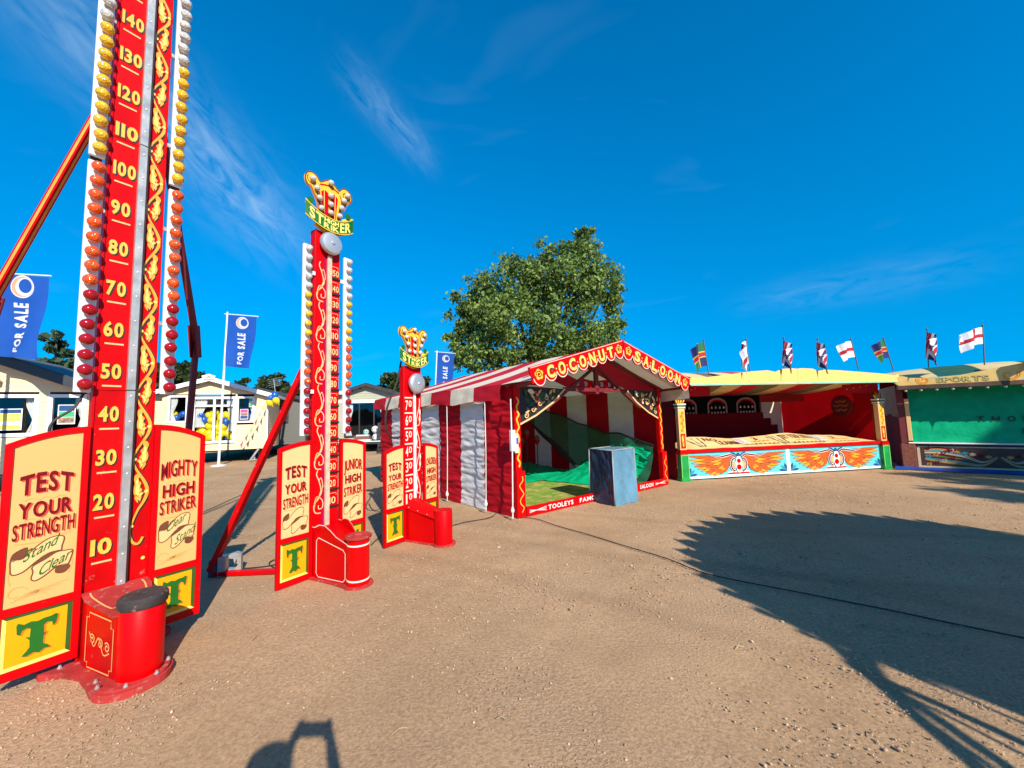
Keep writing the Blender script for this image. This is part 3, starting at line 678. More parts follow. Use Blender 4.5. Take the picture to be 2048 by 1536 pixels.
    lid.add([(x, y, zt(y) - .001) for x, y in lp] + [(x, y, zt(y) + .013) for x, y in lp], [(i, (i + 1) % 8, 8 + (i + 1) % 8, 8 + i) for i in range(8)] + [tuple(range(8, 16)), tuple(range(8))[::-1]])
    lo_ = lid.build('lid', [DUSTRED], t)
    ln = MB(); lmp = lambda u, v: (u, v, zt(v) + .0145)
    ln.ribbon(cat([(-.13, -.03), (-.13, -.12), (-.085, -.34), (-.03, -.30), (0, -.34), (.03, -.30), (.085, -.34), (.13, -.12), (.13, -.03)], 3), .009, lmp); ln.build('lining', [CREAM], lo_)
    sd = MB()
    for sg in (-1, 1):
        o = Vector((sg * .155, -.10, .03)); e = Vector((sg * .085, -.46, .03)); L = (e - o).length
        mp = plane_map(o if sg < 0 else e, (e - o) if sg < 0 else (o - e), (0, 0, 1), .003); 
        ch = .03
        fr_ = [(.02 + ch, .02), (L - .02 - ch, .02), (L - .02 - ch, .02 + ch), (L - .02, .02 + ch), (L - .02, .33 - ch), (L - .02 - ch, .33 - ch), (L - .02 - ch, .345), (.02 + ch, .36), (.02 + ch, .36 - ch), (.02, .36 - ch), (.02, .02 + ch), (.02 + ch, .02 + ch)]
        sd.ribbon(fr_, .008, mp, 0, closed=True)
        for cx in (.10, .20, .28): sd.ribbon(spiral(cx, .20 - .12 * (cx - .1), .006, .032, 0, 500, 22), .009, mp, 0)
        sd.ribbon(cat([(.06, .24), (.12, .16), (.18, .22), (.24, .13), (.31, .15)], 5), .008, mp, 0)
    sd.build('lining', [CREAM], bo)
    cy = MB(); cc = (.03, -.495, 0); cy.lathe([(.113, .03), (.113, .445), (.109, .45)], 36, cc); autosm(cy.build('drum', [BRIGHT], t))
    pd = MB(); pd.lathe([(.109, .448), (.122, .452), (.127, .475), (.124, .505), (.11, .518), (.03, .516), (.025, .51), (.001, .51)], 36, cc); autosm(pd.build('strike_pad', [RUBBER], t))
    stp = MB(); stp.box(.141, .147, -.46, -.42, .03, .44); stp.build('strap', [STEEL], t)
    pl = MB(); outl = [(-.33, .10), (-.33, .03), (-.24, -.06), (-.19, -.20), (-.185, -.36), (-.19, -.47)] + [(.19 * math.cos(a), -.50 + .19 * math.sin(a)) for a in [R(180 + 180 * i / 14) for i in range(1, 14)]] + [(.19, -.47), (.185, -.36), (.19, -.20), (.24, -.06), (.33, .03), (.33, .10)]
    pl.prism(outl, lambda u, v: (u, v, .034), lambda u, v: (u, v, -.02)); po = pl.build('foot_plate', [DUSTRED], t)
    rim = MB(); rim.prism([(x * 1.0, y) for x, y in [(.175 * math.cos(R(190 + 160 * i / 16)), -.50 + .175 * math.sin(R(190 + 160 * i / 16))) for i in range(17)] + [(.145 * math.cos(R(350 - 160 * i / 16)), -.50 + .145 * math.sin(R(350 - 160 * i / 16))) for i in range(17)]], lambda u, v: (u, v, .05), lambda u, v: (u, v, .03))
    rim.build('foot_rim', [DUSTRED], po)
    for x, y in [(-.15, -.40), (-.165, -.52), (-.07, -.655), (.07, -.655), (.16, -.53), (-.24, .02), (.24, .02)]:
        bb = MB(); bb.lathe([(.012, 0), (.012, .008), (.007, .012), (.007, .02), (.002, .021)], 8, (x, y, .034 if abs(x) > .2 or y > -.45 else .05)); bb.build('bolt', [STEEL], po)
    # rear braces with hinged joint plates
    for ang, nm in ((45, 'r'), (-45, 'l')):
        dv = Vector((math.sin(R(-ang)), math.cos(R(-ang)), 0)) if ang < 0 else Vector((math.sin(R(ang)) * 1, math.cos(R(ang)), 0))
        dv = Vector((math.sin(R(ang)), math.cos(R(ang)), 0))
        top_ = Vector((.10 * (1 if ang > 0 else -1), .12, 4.42)); hin = dv * .88 + Vector((0, .06, 2.42)); ft = dv * .70 + Vector((0, .06, .0))
        w = .044
        br = MB(); br.beam(top_, hin, w, w); bo_ = br.build('brace', [RED if ang < 0 else WOODD], t)  # right brace coloured dark and left unstriped to stand for the tower's shade
        st = MB(); tdir = (hin - top_).normalized(); sdv = tdir.cross(Vector((0, 0, 1))).normalized(); upv = sdv.cross(tdir).normalized()
        for s1, s2 in ((sdv, upv), (-sdv, upv), (upv, sdv), (-upv, sdv)):
            o = (s1 * (w / 2 + .002)); a, b_ = top_ + o, hin + o; ws = s2 * .009
            st.add([a - ws, a + ws, b_ + ws, b_ - ws], [(0, 1, 2, 3)])
        st.build('painted_stripe', [M('faded orange stripe', (.78, .33, .06), .5, var=.2, vs=6, spec=.2)], bo_) if ang < 0 else None
        b2 = MB(); b2.beam(hin, ft, w, w); b3 = b2.build('brace', [RED if ang < 0 else WOODD], t)  # lower leg: same shade put into the right brace's colour
        hp = MB(); 
        for sgn in (-1, 1): hp.beam(hin + sdv * sgn * (w / 2 + .008) - tdir * .16, hin + sdv * sgn * (w / 2 + .008) + Vector((0, 0, -.16)), .01, .075, up=sdv.cross(Vector((0, 0, 1))))
        hp.build('hinge_plate', [WOODD], t)
        fb = MB(); fb.cbox(ft.x - .09, ft.x + .09, ft.y - .09, ft.y + .09, -.02, .03); fb.build('brace_foot', [WOODD], t)
    # loose loop of wire beside the light strips
    wr = MB(); wr.tube([(p[0], .06, p[1]) for p in cat([(-.20, 1.86), (-.25, 1.74), (-.33, 1.66), (-.35, 1.58), (-.30, 1.52), (-.22, 1.53)], 5)], .008, 6); wr.build('power_lead', [CABLE], t)
    return t
mighty()

def swirl_column(mb, x, z0, z1, wd, mp, mi, mi2):
    z = z0; k = 0; P = .46
    while z < z1 - .1:
        sg = 1 if k % 2 == 0 else -1; h = min(P, z1 - z)
        def T(u, v): return (x + u * wd, z + v * h)
        a = [T(.25, .02), T(-.30, .05), T(-.42, .22), T(.1, .38), T(.25, .55), T(.05, .75), T(-.2, .9), T(-.1, 1.0)]
        b = [T(-.42, .22), T(-.15, .40), T(.40, .30), T(.42, .14), T(.05, .12), T(.02, .2)]
        c_ = [T(.25, .55), T(.45, .62), T(.25, .82), T(.05, .75)]
        d = [T(.1, .38), T(.32, .48), T(.42, .66)]
        for q, w in ((a, .010), (b, .008), (c_, .007), (d, .006)):
            q = cat(q, 5); mb.ribbon(q, w, mp, mi)
        mb.ribbon(cat([T(-.36, .15), T(-.3, .26), T(.05, .40), T(.18, .5)], 5), taper(16, .003, .012, .003), mp, mi2)
        z += P; k += 1

# ---- junior striker (middle)
def junior():
    t = thing('high_striker', 'middle red high striker with light strips, a crest and JUNIOR HIGH STRIKER on its wing', 'high striker', (-2.036, 4.231, 0), A57, 'high strikers')
    mb = MB(); mb.cbox(-.15, .15, .02, .12, .02, 3.74, .008); mb.build('tower', [RED], t)
    rl = MB(); rl.cbox(-.012, .034, -.012, .02, .40, 3.47, .003); rl.build('chaser_rail', [M('weathered timber rail', (.55, .43, .30), .7, var=.2, vs=12)], t)
    for k in range(10, 160, 10):
        z = .738 + .1825 * (k - 10) / 10; s_ = str(k); w = .072 if len(s_) == 2 else .088; nu = MB(); bar = MB()
        nu.text(s_, .045, .045 + w, z - .036, z + .036, XZ(.0175), 1, bold=.05, gap=.06, dx=.003, dz=-.003)
        nu.text(s_, .045, .045 + w, z - .036, z + .036, XZ(.0160), 0, bold=.012, gap=.10)
        nu.ribbon([(.05, z + .075), (.125, z + .075), (.125, z + .05)], .004, XZ(.0175), 0); nu.build('scale_number', [M('junior number paint', (.9, .58, .22), .45), MAROON], t)
        bar.box(.038, .147, .006, .0195, z - .075, z - .055); bar.build('scale_ledge', [BLACK], t)
    sw = MB(); sw.poly([(-.046, .5), (-.016, .5), (-.016, 3.45), (-.046, 3.45)], XZ(.0188), 2); swirl_column(sw, -.078, .62, 3.42, .11, XZ(.0175), 0, 1); sw.build('painted_scrollwork', [M('cream lining paint', (.85, .55, .28), .5), GOLD, M('magenta shading paint', (.40, .0, .05), .45, spec=.2)], t)
    striker_panel(t, -1, -.50, -.155, .005, 1.34, 1.405, ('TEST', 'YOUR', 'STRENGTH'), ('', ''), .42, False, CREAM2, True)
    striker_panel(t, 1, .155, .485, .005, 1.34, 1.40, ('JUNIOR', 'HIGH', 'STRIKER'), ('', ''), .42, False, CREAM2, True)
    cols = ['r'] * 5 + ['o'] * 5 + ['y'] * 5 + ['w'] * 5
    for x, sg in ((-.243, -1), (.236, 1)):
        light_strip(t, x, 1.455, 3.52, cols, .103, .036)
        for z in (1.9, 3.2): br = MB(); br.box(min(x - .042 * sg, sg * .151), max(x - .042 * sg, sg * .151), .006, .026, z, z + .04); br.build('strip_bracket', [WHITE], t)
    b = MB(); b.lathe([(.03, -.02), (.03, .02), (.122, .022), (.128, .035), (.126, .055), (.112, .075), (.08, .083), (.02, .085), (.018, .095), (.004, .097)], 30, (-.0, 0, 3.60), (0, -1, 0)); autosm(b.build('bell', [BELL], t))
    crown(t, 3.86, .78)
    base_small(t, .47, .37, (.0, -.56), .105, .03, True)
    # braces: left one splayed into view, right one hidden behind
    for ang in (-36, 36):
        dv = Vector((math.sin(R(ang)), math.cos(R(ang)), 0)); ft = dv * 1.14 + Vector((0, .08, .06)); tp = Vector((.08 * math.copysign(1, ang), .12, 2.45))
        br = MB(); br.beam(tp, ft, .075, .05); br.build('brace', [REDW], t)
        gb = MB(); gb.beam(Vector((.05 * math.copysign(1, ang), .12, .03)), ft * 1.0 + Vector((0, 0, -.03)), .06, .04); gb.build('ground_bar', [RED], t)
    return t
def base_small(t, zt0, zt1, cyl, r, hd, lines):
    yb = cyl[1] + r * .55
    pts = [(-.148, .018), (-.148, -.06), (-.085, yb), (.085, yb), (.148, -.06), (.148, .018)]
    def zt(y): return zt1 + (zt0 - zt1) * (y - yb) / (.018 - yb)
    bs = MB(); n = 6; bs.add([(x, y, .0) for x, y in pts] + [(x, y, zt(y)) for x, y in pts], [(i, (i + 1) % n, n + (i + 1) % n, n + i) for i in range(n)] + [tuple(range(n, 2 * n))]); bo = bs.build('hammer_base', [RED], t)
    if lines:
        ld = MB()
        for sg in (-1, 1):
            pr = [(.01, zt(.01)), (.01, zt(.01) + .045), (-.05, zt(-.05) + .055), (-.12, zt(-.12) + .10), (-.20, zt(-.2) + .115), (-.28, zt(-.28) + .09), (-.36, zt(-.36) + .05), (yb - .02, zt(yb) + .02), (yb - .02, zt(yb) - .01)]
            mm = lambda off: (lambda u, v: (sg * ((.148 + (.085 - .148) * max(0, min(1, (-u - .06) / (-yb - .06)))) + off), u, v))
            ld.prism(pr[::1], mm(.004), mm(-.01)); ld.ribbon(pr[1:-1], .008, mm(.0065), 1)
            o = Vector((sg * .148, -.06, 0)); e = Vector((sg * .085, yb, 0)); L = (e - o).length
            mp = plane_map(o if sg < 0 else e, (e - o) if sg < 0 else (o - e), (0, 0, 1), .003); c = .03
            h1, h2 = (zt(-.06) - .04, zt(yb) - .04) if sg < 0 else (zt(yb) - .04, zt(-.06) - .04)
            ld.ribbon([(.02 + c, .03), (L - .02 - c, .03), (L - .02, .03 + c), (L - .02, h2 - c), (L - .02 - c, h2), (.02 + c, h1), (.02, h1 - c), (.02, .03 + c)], .008, mp, 1, closed=True)
        ld.build('side_cheek', [RED, OFFW], bo)
        dp_ = MB(); dp_.add([(-.14, .01, zt(.01) + .03), (.14, .01, zt(.01) + .03), (.08, yb, zt(yb) + .02), (-.08, yb, zt(yb) + .02)], [(0, 3, 2, 1)]); dp_.build('lid', [RED], bo)
    else:
        ld = MB()
        def lm(u, v):
            y = .01 + (yb - .05) * v; hw = .15 - .06 * v; q = abs(u * 2 - 1)
            return ((u * 2 - 1) * (hw + .015), y, zt(y) + .10 * (1 - q ** 2.2) * (1 - .1 * v) - .03)
        ld.grid(lm, 12, 8, flip=True); ld.grid(lambda u, v: tuple(Vector(lm(u, v)) - Vector((0, 0, .006))), 12, 8); autosm(ld.build('lid', [REDW], bo))
        for y in (-.05, -.2, -.35):
            for sg in (-1, 1):
                rv = MB(); rv.lathe([(.007, 0), (.005, .004)], 8, (sg * (.16 - .05 * (-y / .45)), y, zt(y) - .01), (sg, 0, 0)); rv.build('rivet', [STEEL], bo)
    cy = MB(); h = .44 if lines else .42
    cy.lathe([(r, .0), (r, h), (r * .98, h + .004), (.03, h + .004), (.028, h - .01), (.001, h - .01)] if not lines else [(r, .0), (r, h)], 30, (cyl[0], cyl[1], 0))
    dr = autosm(cy.build('drum', [BRIGHT if lines else RED], t))
    if lines:
        pd = MB(); pd.lathe([(r * .98, h), (r * 1.2, h + .006), (r * 1.22, h + .022), (r * 1.15, h + .03), (.04, h + .03), (.03, h + .02), (.001, h + .02)], 30, (cyl[0], cyl[1], 0)); autosm(pd.build('strike_pad', [DUSTRED], t))
        bd = MB()
        for z in (.05, .38): bd.lathe([(r + .0005, z), (r + .003, z + .002), (r + .003, z + .014), (r + .0005, z + .016)], 30, (cyl[0], cyl[1], 0))
        bd.build('painted_band', [OFFW], dr)
    pl = MB(); rr = r * 1.35
    o2 = [(-.20, .05), (-.17, -.10), (-.13, yb)] + [(cyl[0] + rr * math.cos(R(180 + 180 * i / 14)), cyl[1] + rr * math.sin(R(180 + 180 * i / 14))) for i in range(15)] + [(.13, yb), (.17, -.10), (.20, .05)]
    pl.prism(o2, lambda u, v: (u, v, .012), lambda u, v: (u, v, -.02)); pl.build('foot_plate', [DUSTRED], t)
junior()

# ---- children's striker (far)
def childrens():
    t = thing('high_striker', 'shortest red high striker with white numbers to 70, standing beside the striped tent', 'high striker', (-1.369, 5.358, 0), A57, 'high strikers')
    mb = MB(); mb.cbox(-.165, .155, .02, .11, .02, 2.33, .008); mb.build('tower', [RED], t)
    rl = MB(); rl.cbox(-.004, .03, -.005, .02, .42, 1.96, .003); rl.build('chaser_rail', [WHITE], t)
    for k in range(10, 80, 10):
        nu = MB(); z = .53 + .2095 * (k - 10) / 10; s_ = str(k)
        nu.text(s_[0], -.14, -.095 if s_[0] != '1' else -.115, z - .065, z + .065, XZ(.0175), 0, bold=.015); nu.text('0', -.083, -.03, z - .02, z + .065, XZ(.0175), 0, bold=.015)
        nu.build('scale_number', [OFFW], t); nu = MB(); nu.box(-.155, -.012, .016, .0198, z + .095, z + .112); nu.build('scale_tick', [OFFW], t)
    vn = MB(); P = [(.085 + .032 * math.cos((z - .6) / .62 * 6.283), z) for z in np.arange(.5, 1.94, .06)]; c = cat(P, 4); vn.ribbon(c, .011, XZ(.0175))
    lf = [(0, 0), (.014, .05), (.026, .09), (.018, .14), (.03, .19), (.012, .24), (.0, .2), (.008, .15), (-.006, .1), (.002, .05)]
    for k, z in enumerate(np.arange(.62, 1.8, .31)):
        sg = 1 if k % 2 else -1; vn.poly([(.085 + sg * (.02 + x), z + zz - .05) for x, zz in cat(lf, 3, True)], XZ(.0160), 0)
        vn.ribbon(cat([(.085 - sg * .02, z - .05), (.085 + sg * .02, z - .03), (.085 + sg * .03, z + .02)], 4), .009, XZ(.0148))
    vn.build('painted_vine', [OFFW], t)
    striker_panel(t, -1, -.51, -.17, .01, 1.185, 1.26, ('TEST', 'YOUR', 'STRENGTH'), ('', ''), .42, False, CREAM2, True)
    striker_panel(t, 1, .165, .45, .01, 1.19, 1.255, ('CHILDREN', 'HIGH', 'STRIKER'), ('', ''), .42, False, CREAM2, True, tshow=False)
    b = MB(); b.lathe([(.03, -.02), (.03, .015), (.135, .018), (.142, .032), (.138, .055), (.122, .072), (.085, .08), (.02, .082), (.012, .092), (.004, .094)], 30, (.02, 0, 2.09), (0, -1, 0)); autosm(b.build('bell', [BELL], t))
    crown(t, 2.43, .70)
    base_small(t, .46, .36, (.0, -.52), .115, .03, False)
    lb = MB(); lb.tube([(p[0], .10, p[1]) for p in cat([(-.14, 2.40), (-.22, 2.1), (-.38, 1.75), (-.40, 1.5), (-.30, 1.36), (-.15, 1.36)], 6)], .013, 8); lb.build('power_lead', [CABLE], t)
childrens()
# ballast at the brace foot
def ballast():
    p = gp(447, 1150); t = thing('ballast_weight', 'grey metal ballast weight on the foot of the middle striker brace', 'weight', (p.x, p.y, 0), R(20))
    b = MB(); b.cbox(-.045, .03, -.05, .06, .0, .20, .006); b.build('block', [STEEL], t)
    h = MB(); h.prism([(.032, .0), (.16, .0), (.16, .20), (.11, .22), (.04, .20), (.04, .17), (.09, .16), (.10, .11), (.12, .16), (.13, .09), (.10, .05), (.032, .06)], XZ(-.02), XZ(.05)); h.build('hooked_bracket', [STEEL], t)
    k = MB(); k.cbox(-.13, -.05, -.03, .06, .0, .17, .006); k.build('side_block', [M('dark blue block', (.03, .05, .09), .6)], t)
ballast()

# ------------------------------------------------------------------ coconut saloon tent
def wav(seed, amp, fx, fz):
    return lambda a, b: amp * noise.noise((a * fx + seed, b * fz, seed * 1.7))
def cloth_strip(mb, A, B, C_, D, nu, nv, amp, seed, mi=0, fx=1.2, fz=5.0, two=True, pin=True):
    """canvas between A-B (bottom edge) and D-C (top edge) with folds pushed along the normal"""
    A, B, C_, D = map(Vector, (A, B, C_, D)); n = (B - A).cross(D - A).normalized(); L = (B - A).length; Hh = (D - A).length
    ab = (B - A).normalized()
    if ab.x + ab.y < 0: ab = -ab
    def fn(u, v):
        p = (A * (1 - u) + B * u) * (1 - v) + (D * (1 - u) + C_ * u) * v
        k = min(1, (1 - v) * 6); h = p.dot(ab); z = p.z
        f = noise.noise((h * fx + 3.1, z * fz * .35 + .3 * h, 1)) + .8 * noise.noise((h * 1.4 + 2, z * fz * 1.9 + .9 * h, 5)) + .55 * noise.noise((h * 4 + z * 2, z * fz * 3.4 - 1.3 * h, 8))
        return tuple(p + n * amp * k * f)
    mb.grid(fn, nu, nv, mi); return mb

def saloon():
    WD, DP, EV, AP, OV = 4.17, 5.15, 2.12, 2.86, 0.62
    SK = -.09
    t = thing('coconut_saloon_tent', 'red and white striped COCONUT SALOON tent with a gabled sign and open front', 'tent', (-.013, 6.241, 0), R(36.5))
    def lx(y): return SK * y
    # left wall stripes
    st = .745; k = 0; y = 0.0
    while y < DP - .05:
        y2 = min(DP, y + st); mb = MB()
        cloth_strip(mb, (lx(y2), y2, .0), (lx(y), y, .0), (lx(y), y, EV), (lx(y2), y2, EV), 18, 120, .034, 5 + k, fx=.8)
        o = mb.build('wall_stripe', [CRED if k % 2 == 0 else CWHT], t, True); y = y2; k += 1
    # back wall
    x0, x1 = lx(DP), WD; n = 7
    for i in range(n):
        a, b = x0 + (x1 - x0) * i / n, x0 + (x1 - x0) * (i + 1) / n
        def roofz(x): return EV + (AP - EV) * (1 - abs(x - WD / 2) / (WD / 2 + .25))
        mb = MB(); cloth_strip(mb, (a, DP, 0), (b, DP, 0), (b, DP, roofz(b) - .02), (a, DP, roofz(a) - .02), 8, 20, .015, 30 + i, fz=2.5)
        mb.build('wall_stripe', [CRED if i % 2 == 0 else CWHT], t, True)
    # right wall
    y = 0.0; k = 0
    while y < DP - .05:
        y2 = min(DP, y + st); mb = MB(); cloth_strip(mb, (WD, y, 0), (WD, y2, 0), (WD, y2, EV), (WD, y, EV), 8, 20, .015, 50 + k, fz=2.5)
        mb.build('wall_stripe', [CRED if k % 2 == 0 else CWHT], t, True); y = y2; k += 1
    # roof stripes with their valance drops
    ys = -OV; k = 0
    while ys < DP + .1:
        ye = min(DP + .15, ys + .745); m_ = RCRM if k % 2 == 0 else RRED
        for sg in (-1, 1):
            mb = MB()
            def fn(u, v, sg=sg, ys=ys, ye=ye):
                y = ys + (ye - ys) * u; ex = lx(max(0, y)) - .10 if sg < 0 else WD + .10; x = ex + (WD / 2 - ex) * v
                sag = -.035 * math.sin(math.pi * v) + .012 * noise.noise((y * 1.3, v * 3, sg))
                return (x, y, EV + .0 + (AP - EV) * v + sag)
            mb.grid(fn, 6, 12, flip=(sg > 0))
            ro = mb.build('roof_stripe', [m_], t, True)
            vb = MB()
            def vf(u, v, sg=sg, ys=ys, ye=ye):
                y = ys + (ye - ys) * u; ex = lx(max(0, y)) - .105 if sg < 0 else WD + .105
                return (ex + sg * (.03 * v + .018 * noise.noise((y * 3, v * 2.5, 4))), y, EV + .002 - (.30 - .05 * abs(math.sin((ys + (ye - ys) * u) * 2.1)) * v) * v)
            if ys > -.3 or sg > 0: vb.grid(vf, 8, 6, flip=(sg < 0)); vb.build('valance', [M('red valance canvas', (.50, .008, .02), .85, var=.1, bump=.3, bs=6, spec=.2) if k % 2 else M('stained cream valance canvas', (.72, .62, .46), .85, var=.15, vs=4, bump=.3, bs=6, wear=(.4, .32, .22), wear_amt=.12, wear_scale=3, spec=.2)], ro, True)
        ys = ye; k += 1
    # frame
    fr = MB()
    def part(nm, mat, fn_):
        mb = MB(); fn_(mb); return mb.build(nm, [mat] if not isinstance(mat, list) else mat, t)
    part('front_post', RED, lambda q: q.cbox(.02, .14, -.04, .06, .0, EV, .008)); part('front_post', RED, lambda q: q.cbox(WD - .14, WD - .02, -.04, .06, 0, EV, .008))
    for x in (.08, WD - .08):
        part('post_plinth', RED, lambda q: q.cbox(x - .085, x + .085, -.09, .03, .0, .72, .008))
        def trim(q, x=x):
            c = cat([(x + .04 * math.sin(i * 1.9), .08 + i * .07) for i in range(9)], 4); q.ribbon(c, .015, XZ(-.093), 0)
            c = cat([(x + .025 * math.sin(i * 2.2), .78 + i * .07) for i in range(17)], 4); q.ribbon(c, .03, XZ(-.043), 0)
        part('painted_scrollwork', [GOLD], trim)
    HW = WD / 2 + .02
    def gz(x): return EV + .02 + (AP - EV) * (1 - abs(x - WD / 2) / (WD / 2 + .10))
    for yy, nm in ((0.02, 'truss'), (-OV + .03, 'gable_rafter')):
        for sg in (-1, 1):
            part(nm, WOODD if yy > 0 else RED, lambda q: q.beam((WD / 2 + sg * (HW + .06), yy, EV - .03), (WD / 2, yy, AP - .06), .05, .09, up=(0, 1, 0)))
    part('tie_beam', WOODD, lambda q: q.beam((.05, .03, EV - .06), (WD - .05, .03, EV - .06), .06, .07))
    part('king_post', WOODD, lambda q: q.cbox(WD / 2 - .045, WD / 2 + .045, -.0, .06, EV - .14, AP - .1, .004))
    for sg in (-1, 1):
        part('strut', WOODD, lambda q: q.beam((WD / 2, .03, EV + .40), (WD / 2 + sg * 1.35, .03, EV - .42), .04, .07, up=(0, 1, 0)))
        part('overhang_arm', WOODD, lambda q: q.beam((WD / 2 + sg * (WD / 2 - .05), 0, EV - .05), (WD / 2 + sg * (WD / 2 - .02), -OV + .05, EV - .02), .05, .05))
    part('ridge_beam', WOODD, lambda q: q.beam((WD / 2, -OV + .06, AP - .1), (WD / 2, DP, AP - .1), .06, .06))
    # back cross rail with scroll boards
    def rail(q):
        q.cbox(.2, WD - .2, DP - .10, DP - .05, EV - .08, EV + .02, .004)
    part('cross_rail', RED, rail)
    def midsign(q):
        pts = [(WD / 2 - .6, EV - .02), (WD / 2 + .62, EV - .02), (WD / 2 + .62, EV + .06), (WD / 2 + .4, EV + .16), (WD / 2, EV + .12), (WD / 2 - .35, EV + .17), (WD / 2 - .6, EV + .06)]
        q.prism(pts, XZ(.10), XZ(.13)); 
        for i in range(5): q.ribbon(spiral(WD / 2 - .45 + .23 * i, EV + .05, .01, .05, 0, 500, 16), .012, XZ(.097), 1)
    part('scroll_board', [RED, OFFW], midsign)
    for x in (WD * .44, WD * .75): part('rear_pole', WOODD, lambda q: q.tube([(x, DP - .35, 0), (x, DP - .35, EV + .2)], .04, 8))
    # corner spandrels with painted flowers
    for sg in (-1, 1):
        cx = .14 if sg < 0 else WD - .14
        def sp(q, sg=sg, cx=cx):
            T = lambda u, v: (cx - sg * u, v)
            q.prism([T(0, EV - .06), T(1.05, EV - .06), T(.75, EV - .30), T(.35, EV - .52), T(0, EV - .66)], XZ(-.015), XZ(.012), 0)
            q.ribbon([T(1.05, EV - .06), T(.75, EV - .30), T(.35, EV - .52), T(0, EV - .66)], .03, XZ(-.018), 1)
            rg = random.Random(4 + sg)
            for i in range(44):
                u = rg.random() * .75 + .05; v = EV - .10 - rg.random() * (.5 - .48 * u)
                aa = rg.uniform(0, 6.28); ll = rg.uniform(.08, .17); ww = ll * rg.uniform(.18, .34); ca, sa = math.cos(aa), math.sin(aa)
                c = cat([T(u + x_ * ca - y_ * sa, max(EV - .60 + .5 * u, min(EV - .07, v + x_ * sa + y_ * ca))) for x_, y_ in ((0, 0), (ll * .4, ww), (ll, ww * .3), (ll * .5, -ww * .6))], 3, True)
                q.poly(c, XZ(-.0165 - .0006 * i), rg.choice([2, 2, 3, 5, 4, 0, 1]))
            for i in range(4): q.ribbon([T(*p) for p in spiral(.12 + .15 * i, EV - .52 + .10 * i, .01, .05, 0, 420, 14)], .016, XZ(-.045), 1)
        part('painted_spandrel', [BLACK, CREAM2, DGREEN, GOLD, RED, OFFW], sp)
    # sloping sign boards
    L = math.hypot(WD / 2 + .12, AP - EV)
    for sg, word in ((-1, '*COCONUT*'), (1, '*SALOON*')):
        e = Vector((WD / 2 + sg * (WD / 2 + .12), -OV - .02, EV + .10)); a = Vector((WD / 2, -OV - .02, AP - .02))
        ud = (a - e) if sg < 0 else (e - a); o = e if sg < 0 else a; nrm = ud.normalized().cross(Vector((0, -1, 0)).cross(ud).normalized() * -1)
        vd = Vector((0, -1, 0)).cross(ud.normalized()) * -1
        if vd.z < 0: vd = -vd
        m0 = lambda off, o=o, ud=ud, vd=vd: (lambda u, v: tuple(o + ud.normalized() * u + vd * v + Vector((0, -off, 0))))
        n = len(word); pitch = L / (n + .35); low = []
        for i in range(n):
            c = (.45 + i + .2) * pitch; d = -.21 if word[i] != '*' else -.23
            low += [(c + math.cos(R(aa)) * pitch * .5, -.055 + math.sin(R(aa)) * (abs(d) - .055) * .9 - .03) for aa in range(190, 351, 20)]
        pts = [(0, .09)] + [(0.0, -.02)] + low + [(L, -.02), (L, .09)]
        sb = MB(); sb.prism(pts, m0(.0), m0(-.025)); so_ = sb.build('sign_board', [RED], t)
        ln = MB(); ln.ribbon([(p[0], p[1] + .016) for p in low], .012, m0(.003)); ln.ribbon([(.03, .075), (L - .03, .075)], .008, m0(.003)); 
        ln.build('lining', [OFFW], so_)
        for i, ch in enumerate(word):
            c = (.45 + i + .2) * pitch; g_ = MB()
            if ch == '*':
                for j in range(5):
                    a_ = R(90 + 72 * j); g_.poly(arc(c + .05 * math.cos(a_), -.055 + .05 * math.sin(a_), .038, 0, 360, 8)[:-1], m0(.004 + .0006 * j), 0)
                g_.ribbon(spiral(c, -.055, .01, .06, 0, 540, 18), .014, m0(.009), 1)
                g_.build('ornament', [GOLD, MAROON], so_)
            else:
                w = pitch * .64
                g_.text(ch, c - w / 2, c + w / 2, -.165, .035, m0(.004), 1, bold=.075, dx=.008, dz=-.008); g_.text(ch, c - w / 2, c + w / 2, -.165, .035, m0(.0055), 0, bold=.05)
                for hx, hz in ((-.2, -.09), (.18, -.05)): g_.ribbon([(c + hx * w, hz - .03), (c + hx * w, hz + .03)], .01, m0(.007), 2)
                g_.build('letter', [M('sign letter paint', (.90, .55, .10), .45), BLACK, GREEN], so_)
                if i < n - 2: dt = MB(); dt.poly(arc(c + pitch / 2, -.05, .014, 0, 360, 8)[:-1], m0(.004)); dt.build('dot', [GOLD], so_)
    # threshold board
    tb = MB(); tb.cbox(.17, WD - .17, -.10, -.06, .0, .15, .004); tbo = tb.build('threshold_board', [RED], t)
    tx = MB(); mp = XZ(-.1025)
    for wd, a, b in (('TOOLEYS', .62, 1.20), ('FAMOUS', 1.36, 1.95), ('SALOON', 3.12, 3.58)): tx.text(wd, a, b, .04, .115, mp, 0, bold=.02)
    for cx, sg in ((.38, 1), (3.82, -1)):
        for k in (-1, 0, 1): tx.ribbon([(cx - .16, .075 + k * .02), (cx + .2, .075 - k * .03)], .008, XZ(-.1025 - .0006 * (k + 2)))
    tx.build('lettering', [WHITE], tbo)
    # tube lamp strip under the eave, guy ropes, socket box on the corner pole
    part('lamp_tube', WHITE, lambda q: q.tube([(.25, -.05, EV - .02), (1.1, -.05, EV - .05)], .012, 6))
    for (x, y, yy) in ((-.15, .55, 1), (-.2, 1.75, 1), (-.08, -.12, 1)):
        xx = lx(y) + x
        q = MB(); q.tube([(lx(y) - .12, y, EV - .25), (lx(y) - .13, y - .02, 1.0), (lx(y) - .14, y, .03)], .011 if y < 0 else .008, 6); q.lathe([(.02, 0), (.03, .03), (.012, .09)], 8, (lx(y) - .14, y, .12)); q.build('guy_rope', [M('white rope', (.7, .68, .62), .8)], t)
